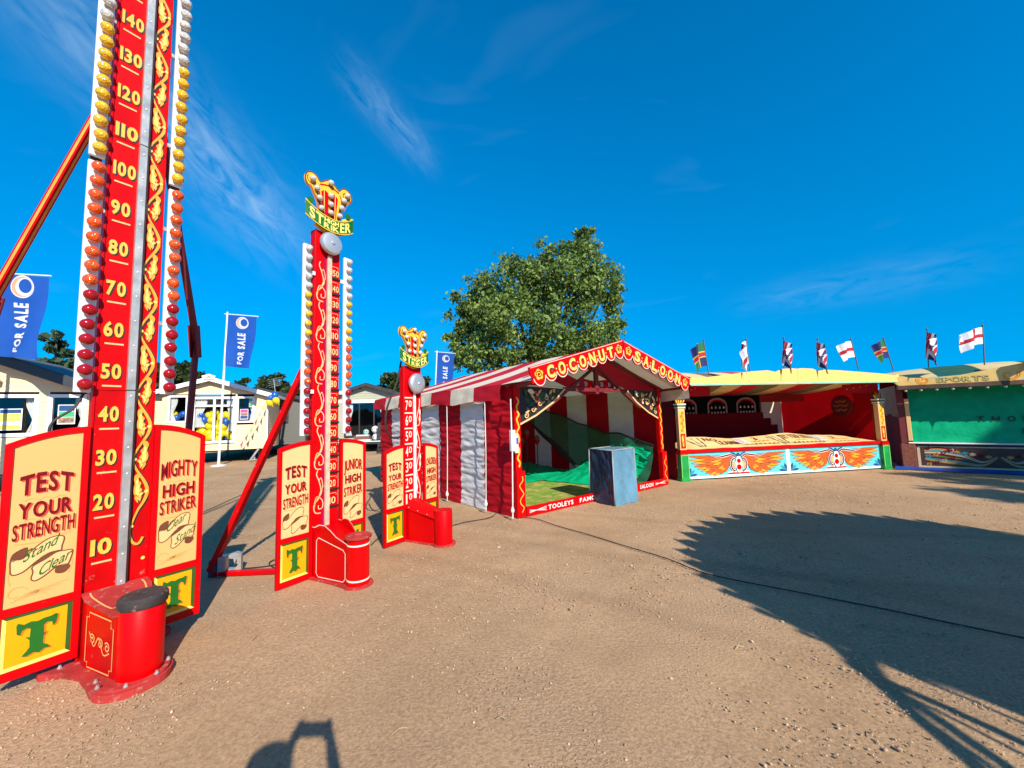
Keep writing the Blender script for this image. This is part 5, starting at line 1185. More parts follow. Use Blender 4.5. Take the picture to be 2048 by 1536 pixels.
# ------------------------------------------------------------------ green sheeted stall at the right
def sports_stall():
    O = Vector((9.848, 9.877, 0)); A = R(-37); WD = 6.0; EV = 2.05; DPT = 2.6
    t = thing('fairground_stall', 'green sheeted stall with a carved SPORTS canopy board at the right edge', 'stall', O, A)
    P = lambda nm, mats, f, sm=False: (lambda q: (f(q), q.build(nm, mats if isinstance(mats, list) else [mats], t, sm))[1])(MB())
    P('corner_post', M('dusty maroon post', (.16, .02, .02), .6, var=.2), lambda q: q.cbox(-.02, .10, -.05, .08, 0, EV, .006)); P('corner_post', WOODD, lambda q: q.cbox(WD - .1, WD, -.05, .08, 0, EV, .006))
    P('post_trim', CREAM2, lambda q: q.cbox(.11, .19, -.06, .0, .70, 1.75, .006))
    P('plinth', M('carved brown plinth', (.22, .06, .03), .6, var=.3, vs=14, bump=.5, bs=25), lambda q: q.cbox(-.04, .22, -.09, .02, .0, .62, .01))
    sh = MB(); cloth_strip(sh, (.20, .0, .67), (WD - .1, .0, .67), (WD - .1, .10, EV - .03), (.20, .10, EV - .03), 90, 30, .012, 90, fx=2.2, fz=1.2); s_ = sh.build('green_sheet', [SHEETG], t, True)
    mp = lambda u, v: (u, .10 * (v - .67) / 1.35 - .022, v)
    INK = M('dark green lettering', (.0, .04, .02), .6)
    for k, ch in enumerate('THOMA'): w_ = MB(); w_.text(ch, 1.30 + .23 * k, 1.42 + .23 * k, 1.16, 1.28, mp, 0, bold=.02); w_.build('letter', [INK], s_)
    for k, ch in enumerate('B'): w_ = MB(); w_.text(ch, 1.95 + .23 * k, 2.06 + .23 * k, .88, 1.0, mp, 0, bold=.02); w_.build('letter', [INK], s_)
    P('counter_ledge', WHITE, lambda q: q.cbox(.10, WD - .1, -.10, .05, .63, .665, .008))
    P('counter_under', BLACK, lambda q: q.box(.1, WD - .1, -.03, .02, .58, .628))
    fp = P('front_panel', M('aged cream panel', (.62, .47, .28), .55, var=.15, vs=4), lambda q: q.cbox(.24, WD - .2, -.03, .0, .05, .575, .006))
    d = MB()
    def mpf(off): return XZ(-.032 - off)
    for c0 in (.34, 3.0):
        d.poly([(c0 - .04, .10), (c0 + 2.46, .10), (c0 + 2.46, .545), (c0 - .04, .545)], mpf(.0), 5)
        for sg, ox in ((1, c0), (-1, c0 + 2.42)):
            for k in range(9):
                q = cat([(ox + sg * .03, .50 - .03 * k), (ox + sg * .28, .54 - .042 * k), (ox + sg * .62, .44 - .034 * k), (ox + sg * .95, .24 - .012 * k), (ox + sg * 1.18, .36 - .005 * k)], 6)
                d.ribbon(q, taper(len(q), .03, .055, .012), mpf(.0006 + .0004 * k), (0, 3, 1, 4, 0, 2, 0, 1, 3)[k])
            for k in range(9): d.ribbon(spiral(ox + sg * (.08 + .13 * (k % 4)), .14 + .048 * k, .008, .05, 0 if sg > 0 else 180, 420 if sg > 0 else -240, 16), .02, mpf(.005 + .0003 * k), (3, 0, 4, 0, 1)[k % 5])
            for k in range(6): d.poly([(ox + sg * (.45 + .12 * k) + .07 * math.cos(R(a)) * (1 if a % 60 else .5), .47 - .025 * k + .05 * math.sin(R(a)) * (1 if a % 60 else .5)) for a in range(0, 360, 30)], mpf(.009 + .0003 * k), (0, 3, 1, 4, 0, 3)[k])
    d.build('painted_scrollwork', [MAROON, TEAL, M('olive paint', (.10, .16, .03), .5), M('dull gold paint', (.50, .25, .05), .5), M('buff paint', (.62, .45, .26), .5), M('dark brown field paint', (.07, .025, .015), .5)], fp)
    P('ground_sheet', M('royal blue ground sheet', (.01, .06, .30), .6, var=.2), lambda q: q.grid(lambda u, v: (-.2 + (WD) * u, -.14 - .22 * v + .03 * math.sin(u * 30), .055 * (1 - v) + .012), 40, 4), True)
    # canopy sign
    yb = -.50
    prof = [(-.02, EV + .02), (WD, EV + .02), (WD, EV + .40), (2.6, EV + .36), (2.3, EV + .42), (1.9, EV + .38), (1.5, EV + .30), (1.0, EV + .20), (.5, EV + .17), (.2, EV + .20), (.05, EV + .26), (-.10, EV + .22), (-.12, EV + .12)]
    P('canopy_board', M('golden cream board', (.78, .52, .16), .5, var=.1), lambda q: q.prism(prof, XZ(yb), XZ(yb + .03)))
    P('canopy_moulding', M('dark carved moulding', (.10, .05, .03), .6, var=.3), lambda q: (q.cbox(-.05, WD, yb - .01, yb + .1, EV - .08, EV + .015, .006)))
    wd = MB(); wd.text('SPORTS', .62, 1.42, EV + .05, EV + .17, XZ(yb - .004), 1, bold=.05, dx=.01, dz=-.01); wd.text('SPORTS', .62, 1.42, EV + .05, EV + .17, XZ(yb - .006), 0, bold=.03); wd.build('lettering', [M('greenish gold letters', (.45, .42, .12), .5), BROWN], t)
    sc = MB()
    for ox, sg in ((.42, -1), (1.72, 1), (2.15, 1)):
        for k in range(4): sc.ribbon(spiral(ox, EV + .13 + .02 * (ox > 1.6), .01 + .01 * k, .09 + .015 * k + .04 * (ox > 1.6), 20 * k if sg > 0 else 180 - 20 * k, 380 if sg > 0 else -200, 18), .022 - .003 * k, XZ(yb - .003 - .0008 * k), k % 2)
    sc.build('painted_scrollwork', [ORANGE2, GOLD], t)['kind'] = 'stuff'
    for i in range(14): b = MB(); b.lathe([(.02, 0), (.03, -.02), (.02, -.045), (.004, -.05)], 8, (.1 + .26 * i, yb + .03, EV - .085), (0, 0, 1)); b.build('canopy_bulb', [BULB['w']], t, True)
    GR = M('dark green roof canvas', (.01, .10, .06), .8, trans=.1)
    for i in range(8):
        mb = MB(); x0 = -.1 + .77 * i
        def rf(u, v, x0=x0): x = x0 + .77 * u; return (x, yb + .04 + (DPT + .6) * v, EV + .12 + .34 * math.sin(min(1, v * 1.6) * 1.57) + .015 * math.sin(x * 4.2) * (1 - v) + .1 * min(1, x))
        mb.grid(rf, 6, 12); mb.build('roof_stripe', [YCRM if i % 2 == 0 else GR], t, True)
    P('side_wall', DKRED, lambda q: cloth_strip(q, (-.02, DPT, 0), (-.02, .0, 0), (-.02, .0, 1.35), (-.02, DPT, 1.35), 12, 20, .02, 92, fx=3, fz=.5), True)
    P('side_wall_top', M('tan canvas', (.48, .33, .16), .85, trans=.15), lambda q: cloth_strip(q, (-.02, DPT, 1.3), (-.02, .0, 1.3), (-.02, .0, EV + .05), (-.02, DPT, EV + .05), 12, 12, .02, 93, fx=3, fz=.5), True)
    P('back_wall', DKRED, lambda q: q.box(0, WD, DPT, DPT + .03, 0, EV + .3))
    return t
sports_stall()
def stall3_local(x, y, z):
    a = R(-37); return Vector((9.848 + x * math.cos(a) - y * math.sin(a), 9.877 + x * math.sin(a) + y * math.cos(a), z))

# ------------------------------------------------------------------ small flags along the stall canopies
def flag_cross(d, mp): # st george
    d.append([(0, 0), (1, 0), (1, 1), (0, 1)])
def flag_thing(px_top, px_bot, plane, design, lab, L, H, ang, droop, base_z=None):
    top = plane(px_top); bot = plane(px_bot); dirp = (bot - top).normalized(); ln = (bot - top).length
    L *= 1.15; H *= 1.05
    t = thing('flag', lab, 'flag', bot, 0, 'small flags above the stalls')
    p = MB(); p.tube([Vector((0, 0, 0)) - dirp * -.15 * 0, top - bot], .011, 8); p.lathe([(.012, 0), (.02, .02), (.004, .05)], 8, tuple(top - bot)); p.build('pole', [M('brown flag pole', (.12, .06, .04), .6)], t)
    fly = Vector((math.cos(R(ang)), math.sin(R(ang)), 0)); up = -dirp
    def cloth(off):
        def f(u, v):  # u along fly, v 0 bottom..1 top
            b0 = top - bot - up * (.03 + H * (1 - v)); fold = .06 * math.sin(u * 7 + v * 2 + L * 9) * u + .03 * math.sin(u * 15 + v) * u
            nrm = fly.cross(up)
            return tuple(b0 + fly * (L * u * (1 - droop * .45 * u)) - up * (droop * L * u * u * .9) + nrm * (fold * (1 + droop) + off))
        return f
    def rect(mb, u0, u1, v0, v1, mi, off, n=10):
        c = cloth(off); mb.grid(lambda a, b: c(u0 + (u1 - u0) * a, v0 + (v1 - v0) * b), max(2, int(n * (u1 - u0) + 2)), 4, mi)
    def bar(mb, a, b, w, mi, off):
        c = cloth(off); k = 12; pts = [(a[0] + (b[0] - a[0]) * i / k, a[1] + (b[1] - a[1]) * i / k) for i in range(k + 1)]
        dx, dz = (b[0] - a[0]) * L, (b[1] - a[1]) * H; ll = math.hypot(dx, dz); nx, nz = -dz / ll * w / 2 / L, dx / ll * w / 2 / H
        vs = []
        for q in pts:
            for s_ in (1, -1): vs.append(c(min(1, max(0, q[0] + s_ * nx)), min(1, max(0, q[1] + s_ * nz))))
        mb.add(vs, [(2 * i, 2 * i + 1, 2 * i + 3, 2 * i + 2) for i in range(k)], mi)
    mb = MB(); mats = [FWHITE, FRED, FBLUE, FGREEN, FYEL]
    sides = (1, -1)
    if design == 'george':
        rect(mb, 0, 1, 0, 1, 0, 0)
        for s_ in sides: rect(mb, 0, 1, .40, .60, 1, .003 * s_); rect(mb, .42, .56, 0, 1, 1, .0045 * s_)
    elif design == 'union':
        rect(mb, 0, 1, 0, 1, 2, 0)
        for s_ in sides:
            bar(mb, (0, 0), (1, 1), .10 * H * 2, 0, .002 * s_); bar(mb, (0, 1), (1, 0), .10 * H * 2, 0, .003 * s_); bar(mb, (0, 0), (1, 1), .05 * H * 2, 1, .004 * s_); bar(mb, (0, 1), (1, 0), .05 * H * 2, 1, .005 * s_)
            rect(mb, 0, 1, .33, .67, 0, .006 * s_); rect(mb, .38, .62, 0, 1, 0, .007 * s_); rect(mb, 0, 1, .40, .60, 1, .008 * s_); rect(mb, .43, .57, 0, 1, 1, .009 * s_)
    else:  # county flag: green and blue quarters, yellow edged red saltire-like cross
        rect(mb, 0, .5, .5, 1, 3, 0); rect(mb, .5, 1, .5, 1, 2, 0); rect(mb, 0, .5, 0, .5, 2, 0); rect(mb, .5, 1, 0, .5, 3, 0)
        for s_ in sides:
            rect(mb, 0, 1, .37, .63, 4, .003 * s_); rect(mb, .38, .62, 0, 1, 4, .004 * s_); rect(mb, 0, 1, .42, .58, 1, .006 * s_); rect(mb, .42, .58, 0, 1, 1, .007 * s_)
    mb.build('cloth', mats, t, True)
def on_plane(o, a):
    n = Vector((math.sin(a), -math.cos(a), 0))
    def f(p):
        d = ray(*p); return CP + d * ((Vector(o) - CP).dot(n) / d.dot(n))
    return f
pl2 = on_plane(stall2_local(0, -.40, 0), R(9.4)); pl3 = on_plane(stall3_local(0, -.42, 0), R(-37))
flag_thing((1407, 682), (1417, 748), pl2, 'county', 'green and blue flag with red cross, nearest the tent roof', .42, .52, 200, .45)
flag_thing((1492, 680), (1500, 744), pl2, 'george', 'drooping white flag with red cross, left of the union flags', .40, .50, 215, .75)
flag_thing((1567, 677), (1568, 740), pl2, 'union', 'folded union flag, left one of the pair over the canopy scallops', .40, .50, 250, .8)
flag_thing((1635, 679), (1645, 742), pl2, 'union', 'folded union flag, right one of the pair over the canopy scallops', .40, .50, 235, .8)
flag_thing((1702, 680), (1717, 740), pl2, 'george', 'white flag with red cross flying left, above the long red stall', .46, .38, 195, .28)
flag_thing((1767, 678), (1787, 742), pl2, 'county', 'green and blue flag with red cross at the gap between the stalls', .46, .44, 197, .35)
flag_thing((1854, 660), (1857, 735), pl3, 'union', 'twisted union flag above the left end of the green stall', .40, .56, 235, .7)
flag_thing((1965, 652), (1969, 730), pl3, 'george', 'white flag with red cross flying out above the green stall', .58, .36, 190, .35)
flag_thing((2056, 680), (2060, 735), pl3, 'union', 'union flag cut off by the right edge of the picture', .40, .50, 225, .75)

# ------------------------------------------------------------------ static caravans
def clad(mb, x0, x1, z0, z1f, holes, mp, bh=.13, mi=0, xs=None):
    """lap boards from z0 up; z1f(z) -> (xa,xb) extent at that height or None"""
    z = z0
    while True:
        ext = z1f(z + bh * .5)
        if ext is None: break
        segs = [ext]
        for (a, b, c, d) in holes:
            if z + bh > c + .001 and z < d - .001:
                ns = []
                for p, q in segs:
                    if b <= p or a >= q: ns.append((p, q)); continue
                    if a > p: ns.append((p, a))
                    if b < q: ns.append((b, q))
                segs = ns
        for p, q in segs:
            if q - p < .02: continue
            vs = [mp(p, z, -.016), mp(q, z, -.016), mp(q, z + bh, -.002), mp(p, z + bh, -.002), mp(p, z, 0), mp(q, z, 0)]
            mb.add(vs, [(0, 1, 2, 3), (0, 4, 5, 1)], mi)
        z += bh
def window(t, mp, a, b, c, d, fm, pane=True, mull=(), trans=(), name='window', fw=.06):
    fr = MB()
    def bar(x0, x1, z0, z1, y0=-.03, y1=.04):
        v = [mp(x0, z0, y0), mp(x1, z0, y0), mp(x1, z1, y0), mp(x0, z1, y0), mp(x0, z0, y1), mp(x1, z0, y1), mp(x1, z1, y1), mp(x0, z1, y1)]
        fr.add(v, [(0, 1, 2, 3), (1, 5, 6, 2), (5, 4, 7, 6), (4, 0, 3, 7), (3, 2, 6, 7), (4, 5, 1, 0)])
    bar(a - .02, a + fw, c - .02, d + .02); bar(b - fw, b + .02, c - .02, d + .02); bar(a + fw, b - fw, c - .02, c + fw, -.028); bar(a + fw, b - fw, d - fw, d + .02, -.028)
    for m_ in mull: bar(m_ - fw * .5, m_ + fw * .5, c + fw, d - fw, -.026)
    for z in trans: bar(a + fw, b - fw, z - fw * .5, z + fw * .5, -.024, .03)
    o = fr.build(name, [fm], t)
    if pane is not None:
        g = MB(); g.add([mp(a + .01, c + .01, .0), mp(b - .01, c + .01, .0), mp(b - .01, d - .01, .0), mp(a + .01, d - .01, .0)], [(0, 1, 2, 3)]); g.build('pane', [CLEAR if pane else GLASS], o)
    return o
def caravan(label, loc, ang, WD, LN, base, eave, ridge, wall, fascia, holes, sideholes=(), over=.25, fdep=.16, soff=None):
    t = thing('static_caravan', label, 'caravan', loc, ang)
    front = lambda x, z, o: (x, o, z); right = lambda y, z, o: (WD - o, y, z); left = lambda y, z, o: (o, LN - y, z)
    def ext(z):
        if z < eave: return (0, WD)
        k = (z - eave) / (ridge - eave)
        return None if k > .96 else (WD / 2 * k, WD - WD / 2 * k)
    mb = MB(); clad(mb, 0, WD, base, ext, holes, front); w = mb.build('gable_wall', [wall], t); w['kind'] = 'stuff'
    for nm, mp, hs_ in (('side_wall', right, sideholes), ('side_wall', left, ())):
        mb = MB(); clad(mb, 0, LN, base, lambda z: (0, LN) if z < eave - .02 else None, hs_, mp); q = mb.build(nm, [wall], t); q['kind'] = 'stuff'
    for x in (0, WD): c = MB(); c.box(x - .03, x + .03, -.025, .04, base, eave); c.build('corner_trim', [fascia if fascia is UPVC else wall], t)
    # interior lining behind the boards, coloured dark to stand for the unlit room
    li = MB(); li.box(.03, WD - .03, 2.6, 2.63, base, eave); li.box(.03, WD - .03, .03, LN - .05, base + .02, base + .06); li.box(.03, WD - .03, .05, LN - .05, eave - .03, eave - .0); li.box(.03, .05, .05, LN, base, eave - .05)
    li.box(WD - .05, WD - .03, .05, LN, base, eave - .05); li.build('interior_lining', [INSIDE], t)
    ro = MB(); sl = (ridge - eave) / (WD / 2)
    for sg in (-1, 1):
        def rf(off):
            e = WD / 2 + over; return [(WD / 2 + sg * e, -over, eave - sl * over + off), (WD / 2, -over, ridge + off), (WD / 2, LN + over, ridge + off), (WD / 2 + sg * e, LN + over, eave - sl * over + off)]
        a, b = rf(.03), rf(.09); ro.add(a + b, [(0, 1, 2, 3) if sg < 0 else (3, 2, 1, 0), (7, 6, 5, 4) if sg < 0 else (4, 5, 6, 7), (0, 3, 7, 4), (0, 4, 5, 1), (3, 2, 6, 7)])
    ro.build('roof', [ROOFD], t)
    for sg in (-1, 1):
        f = MB(); e = WD / 2 + over + .05
        p = [(WD / 2 + sg * e, eave - sl * (over + .05) + .12), (WD / 2, ridge + .12), (WD / 2, ridge + .12 - fdep * 1.0), (WD / 2 + sg * e, eave - sl * (over + .05) + .12 - fdep)]
        f.prism(p, XZ(-over - .04), XZ(-over)); f.prism([(x, z + .02 * (i < 2)) for i, (x, z) in enumerate(p)], XZ(-over - .001), XZ(-over + .03)); f.build('barge_board', [fascia], t)
        gt_ = MB(); gt_.cbox(min(WD / 2 + sg * (e - .02), WD / 2 + sg * (e + .10)), max(WD / 2 + sg * (e - .02), WD / 2 + sg * (e + .10)), -over, LN + over, eave - sl * over - .02, eave - sl * over + .09, .01); gt_.build('gutter', [fascia], t)
    so_ = MB()
    for sg in (-1, 1): so_.add([(WD / 2 + sg * (WD / 2 + over), -over, eave - sl * over + .02), (WD / 2, -over, ridge + .02), (WD / 2, .02, ridge + .02), (WD / 2 + sg * (WD / 2 + over), .02, eave - sl * over + .02)], [(0, 1, 2, 3)])
    so_.build('soffit', [soff or M('brown soffit board', (.20, .15, .11), .6)], t)
    ch = MB(); ch.box(.5, .62, .3, LN - .3, base - .16, base); ch.box(WD - .62, WD - .5, .3, LN - .3, base - .16, base)
    ch.box(.1, WD - .1, .5, .56, base - .08, base + .01); ch.build('chassis', [BLACK], t)
    for x in (.56, WD - .56):
        for y in (.6, LN / 2, LN - .6): j = MB(); j.lathe([(.12, 0), (.10, .03), (.03, .05), (.03, base - .16)], 10, (x, y, 0)); j.build('support_jack', [M('grey jack', (.3, .3, .3), .5)], t)
    return t, front, right
def curtain(t, mp, x0, x1, z0, z1, sg, y=.08):
    mb = MB(); mb.grid(lambda u, v: mp(x0 + (x1 - x0) * u * (1 - .55 * max(0, 1 - abs(v - .35) * 2.4) * (1 if sg > 0 else 1)) if sg > 0 else x1 - (x1 - x0) * (1 - u) * (1 - .55 * max(0, 1 - abs(v - .35) * 2.4)), z0 + (z1 - z0) * v, y + .02 * math.sin(u * 22)), 14, 8); return mb.build('curtain', [CURT], t, True)
def poster(t, mp, x0, x1, z0, z1, cols, y=-.004):
    mb = MB(); q = lambda a, b, c, d, o, mi: mb.add([mp(a, c, o), mp(b, c, o), mp(b, d, o), mp(a, d, o)], [(0, 1, 2, 3)], mi)
    q(x0, x1, z0, z1, y, 0); n = len(cols); h = (z1 - z0) * .92 / n
    for i in range(n): z = z1 - (z1 - z0) * .04 - h * i; q(x0 + (x1 - x0) * .06, x1 - (x1 - x0) * .06, z - h * .92, z, y - .003, 1 + i)
    return mb.build('poster', [WHITE] + cols, t)
PB, PYc, PG, PP, PK = NAVY, M('poster yellow', (.8, .65, .1), .5), M('poster green', (.05, .4, .15), .5), M('poster pink', (.6, .05, .3), .5), M('poster photo', (.3, .18, .12), .5, var=.6, vs=18)

# cream caravan full of balloons
holes2 = [(.66, 1.29, 1.72, 2.80), (1.46, 2.93, .84, 2.74), (2.99, 3.60, 1.66, 2.74)]
c2, fr2, rt2 = caravan('cream caravan with white gable boards and balloons filling its front doors', (-14.50, 15.275, 0), R(22), 4.10, 2.75, .52, 2.80, 3.44, BEIGE, UPVC, holes2)
for a, b, c, d in holes2[:1]: window(c2, fr2, a, b, c, d, UPVC)
window(c2, fr2, *holes2[1], UPVC, mull=(2.195,), trans=(2.38,), name='glazed_doors', fw=.08); window(c2, fr2, *holes2[2], UPVC)
curtain(c2, fr2, .69, .93, 1.75, 2.76, 1); curtain(c2, fr2, 1.53, 1.92, 1.5, 2.70, 1); curtain(c2, fr2, 2.6, 2.88, 1.3, 2.70, -1); curtain(c2, fr2, 3.40, 3.58, 1.7, 2.72, -1)
poster(c2, fr2, 3.10, 3.40, 1.78, 2.22, [PP, PK, PB], -.02); poster(c2, fr2, 3.42, 3.55, 2.3, 2.68, [PG, WHITE, PG], -.02)
bd = MB(); bd.prism([(1.87, 3.46), (2.23, 3.46), (2.29, 3.60), (2.05, 3.68), (1.81, 3.60)], XZ(-.335), XZ(-.292)); bo = bd.build('gable_badge', [UPVC], c2); bt = MB(); bt.text('W', 1.95, 2.15, 3.50, 3.60, XZ(-.338), 0, bold=.02); bt.build('lettering', [BLACK], bo)
tb = MB(); tb.tube([(3.6, -.5, .05), (3.85, -.1, .55)], .04, 8); tb.build('tow_bar', [STEEL], c2)
def c2l(x, y, z):
    a = R(22); return Vector((-14.50 + x * math.cos(a) - y * math.sin(a), 15.275 + x * math.sin(a) + y * math.cos(a), z))
# balloons
_bm = {}
def balloon_mesh(k):
    if k not in _bm:
        mb = MB(); mb.lathe([(.012, -.20), (.016, -.185), (.004, -.175), (.05, -.14), (.105, -.07), (.135, .02), (.125, .09), (.08, .145), (.03, .168), (.001, .17)], 16); _bm[k] = mb.mesh('balloon', [k], True)
    return _bm[k]
rb = random.Random(5)
def balloon(p, col, lab, grp, s_=1.0):
    o = link('balloon', balloon_mesh(BALY if col == 'y' else BALB), None, p, (rb.uniform(-.6, .6), rb.uniform(-.6, .6), rb.uniform(0, 6)), (s_ * 1.08,) * 3)
    tag(o, lab, 'balloon', grp)
LY, LB = 'yellow balloon heaped behind the glass doors of the cream caravan', 'blue balloon heaped behind the glass doors of the cream caravan'
pos = []
tries = 0
while len(pos) < 50 and tries < 20000:
    tries += 1; x = rb.uniform(1.60, 2.80); z = rb.uniform(.95, 2.08 - .2 * abs(x - 2.1)); y = rb.uniform(.19, .36) if len(pos) < 34 else rb.uniform(.2, .7)
    if all((x - a) ** 2 + (y - b) ** 2 + (z - c) ** 2 > .205 ** 2 for a, b, c in pos): pos.append((x, y, z))
for i, (x, y, z) in enumerate(pos):
    k = 'b' if rb.random() < .27 else 'y'; balloon(c2l(x, y, z), k, LY if k == 'y' else LB, 'balloons behind the caravan doors')
for x, y, z, k in ((.85, .25, 1.88, 'b'), (1.08, .24, 2.02, 'b'), (1.16, .4, 1.84, 'b'), (.76, .3, 2.02, 'y')):
    balloon(c2l(x, y, z), k, ('blue' if k == 'b' else 'yellow') + ' balloon inside the left window of the cream caravan', 'balloons in the left window')
for x, y, z, k in ((3.12, .3, 1.84, 'b'), (3.44, .3, 1.86, 'b')):
    balloon(c2l(x, y, z), k, 'blue balloon low inside the right window of the cream caravan', 'balloons in the right window')
for px, py, k, lab in ((541, 797, 'b', 'upper blue balloon tied to the cream caravan roof corner'), (549, 791, 'b', 'blue balloon nearest the roof at the cream caravan corner'), (540, 806, 'y', 'small yellow balloon tied at the cream caravan corner'), (553, 802, 'y', 'large yellow balloon tied at the cream caravan corner')):
    balloon(dp(px, py, 16.6), k, lab, 'balloons tied to the caravan corner', .95)
# bunting
def bunting(label, pts, cols, y):
    P_ = [dp(a, b, Y) for a, b, Y in pts]; t = thing('bunting', label, 'bunting', P_[0])
    st = MB(); st.tube([tuple(p - P_[0]) for p in P_], .008, 5); st.build('string', [M('grey string', (.3, .28, .25), .8)], t)
    for i in range(len(P_) - 1):
        for f in (.2, .7):
            p = P_[i].lerp(P_[i + 1], f) - P_[0]; dv = (P_[i + 1] - P_[i]).normalized(); k = MB(); w = .12
            k.add([tuple(p - dv * w), tuple(p + dv * w), tuple(p + Vector((.03, -.04, -.26)))], [(0, 1, 2)]); k.build('pennant', [cols[(2 * i + (f > .5)) % len(cols)]], t)
BY, BP, BG, BL, BGY = M('yellow pennant', (.75, .72, .05), .7, trans=.2), M('pink pennant', (.7, .12, .3), .7, trans=.2), M('lime pennant', (.3, .6, .08), .7, trans=.2), M('pale blue pennant', (.25, .5, .75), .7, trans=.2), M('grey brown pennant', (.22, .18, .13), .7)
bunting('string of small coloured pennants down the right corner of the cream caravan', [(531, 806, 16.5), (516, 834, 16.3), (497, 866, 16.2), (478, 893, 16.1)], [BY, BL, BGY, BG, BGY, BP], 0)
bunting('string of small pennants across the left side of the cream caravan', [(300, 822, 15.6), (325, 846, 15.5), (360, 872, 15.5), (420, 894, 15.6)], [BY, BP, BGY, BL], 0)

# near left caravan
c1w = 4.2
c1, fr1, rt1 = caravan('cream caravan with dark curved gutter, partly behind the tallest striker', (-15.15, 8.73, 0), R(26), c1w, 2.75, .5, 2.62, 3.55, BEIGE, ANTH, [(.75, 1.95, 1.45, 2.46), (2.15, 3.05, 1.45, 2.50), (3.25, 3.95, 1.45, 2.50)], over=.3, fdep=.26)
for h in [(.75, 1.95, 1.45, 2.46), (2.15, 3.05, 1.45, 2.50), (3.25, 3.95, 1.45, 2.50)]: window(c1, fr1, *h, UPVC, pane=True, fw=.07)
curtain(c1, fr1, 2.75, 3.0, 1.5, 2.46, -1, .15); curtain(c1, fr1, 3.68, 3.9, 1.5, 2.46, -1, .15)
poster(c1, fr1, 2.36, 2.78, 1.6, 2.15, [PB, PYc, PYc, WHITE, PYc], -.02); poster(c1, fr1, 3.42, 3.76, 1.72, 2.24, [PB, PG, PK], -.02)
cc = MB(); cc.tube([(2.3, -.06, 2.9), (2.28, -.08, 2.55)], .03, 8); cc.lathe([(.05, 0), (.05, .12)], 10, (2.34, -.2, 2.86), (0, 1, 0)); cc.build('outside_lamp', [STEEL], c1)
def c1l(x, y, z):
    a = R(26); return Vector((-15.15 + x * math.cos(a) - y * math.sin(a), 8.73 + x * math.sin(a) + y * math.cos(a), z))

# grey caravan seen side on and sage caravan with a veranda
c3, fr3, rt3 = caravan('dark grey clad caravan with one narrow dark framed window', (-14.75, 18.75, 0), R(16), 4.2, 8, .5, 2.72, 3.25, GREYC, ANTH, [(3.05, 3.42, 1.6, 2.45)], over=.2)
window(c3, fr3, 3.05, 3.42, 1.6, 2.45, ANTH, fw=.07); curtain(c3, fr3, 3.1, 3.38, 1.65, 2.4, 1)
rl = thing('plastic_sheet_stack', 'low dark red bundle under the grey caravan', 'bundle', (-11.2, 19.2, 0)); q = MB(); q.cbox(-.3, .3, -.2, .2, 0, .25, .05); q.cbox(-.22, .2, -.15, .15, .251, .4, .05); q.build('roll', [M('maroon sheet', (.10, .01, .015), .7)], rl)
c4, fr4, rt4 = caravan('sage caravan with dark gable roof and veranda steps behind the middle striker', (-9.9, 20.3, 0), R(8), 4.3, 9, .55, 2.75, 3.45, OLIVE, ANTH, [(1.0, 3.3, .75, 2.55)], over=.32)
window(c4, fr4, 1.0, 3.3, .75, 2.55, ANTH, mull=(1.75, 2.5), name='glazed_doors'); curtain(c4, fr4, 1.05, 1.4, .8, 2.5, 1); curtain(c4, fr4, 2.8, 3.25, .8, 2.5, -1)
wt = MB(); wt.prism([(0, 2.52), (4.3, 2.52), (4.3, 2.68), (0, 2.68)], XZ(-.06), XZ(-.03)); wt.build('frieze_board', [UPVC], c4)
def c4l(x, y, z):
    a = R(8); return Vector((-9.9 + x * math.cos(a) - y * math.sin(a), 20.3 + x * math.sin(a) + y * math.cos(a), z))
dk = thing('veranda', 'dark timber veranda with steps in front of the sage caravan', 'veranda', c4l(0, 0, 0), R(8))
q = MB(); q.cbox(.6, 3.9, -1.3, -.05, .40, .52, .01); q.build('deck', [ANTH], dk); q = MB(); q.box(.6, 3.9, -1.32, -1.305, .52, .56); q.build('deck_edge', [UPVC], dk)
for x, y in ((.65, -1.25), (3.0, -1.25), (3.85, -1.25), (3.85, -.1), (3.85, -2.1)): q = MB(); q.cbox(x - .06, x + .06, y - .06, y + .06, 0, 1.45 if y > -2 else 1.0, .008); q.build('post', [ANTH], dk)
for a, b in (((3.85, -1.25, 1.4), (3.85, -2.1, .95)), ((3.85, -1.25, .8), (3.85, -2.1, .4)), ((.65, -1.25, 1.4), (.65, -.1, 1.4)), ((3.85, -1.25, 1.4), (3.85, -.1, 1.4))): q = MB(); q.beam(a, b, .05, .09); q.build('rail', [ANTH], dk)
for k in range(3): q = MB(); q.cbox(3.05, 3.8, -1.6 - .27 * k, -1.33 - .27 * k, .28 - .14 * k, .34 - .14 * k, .006); q.build('step', [ANTH], dk)
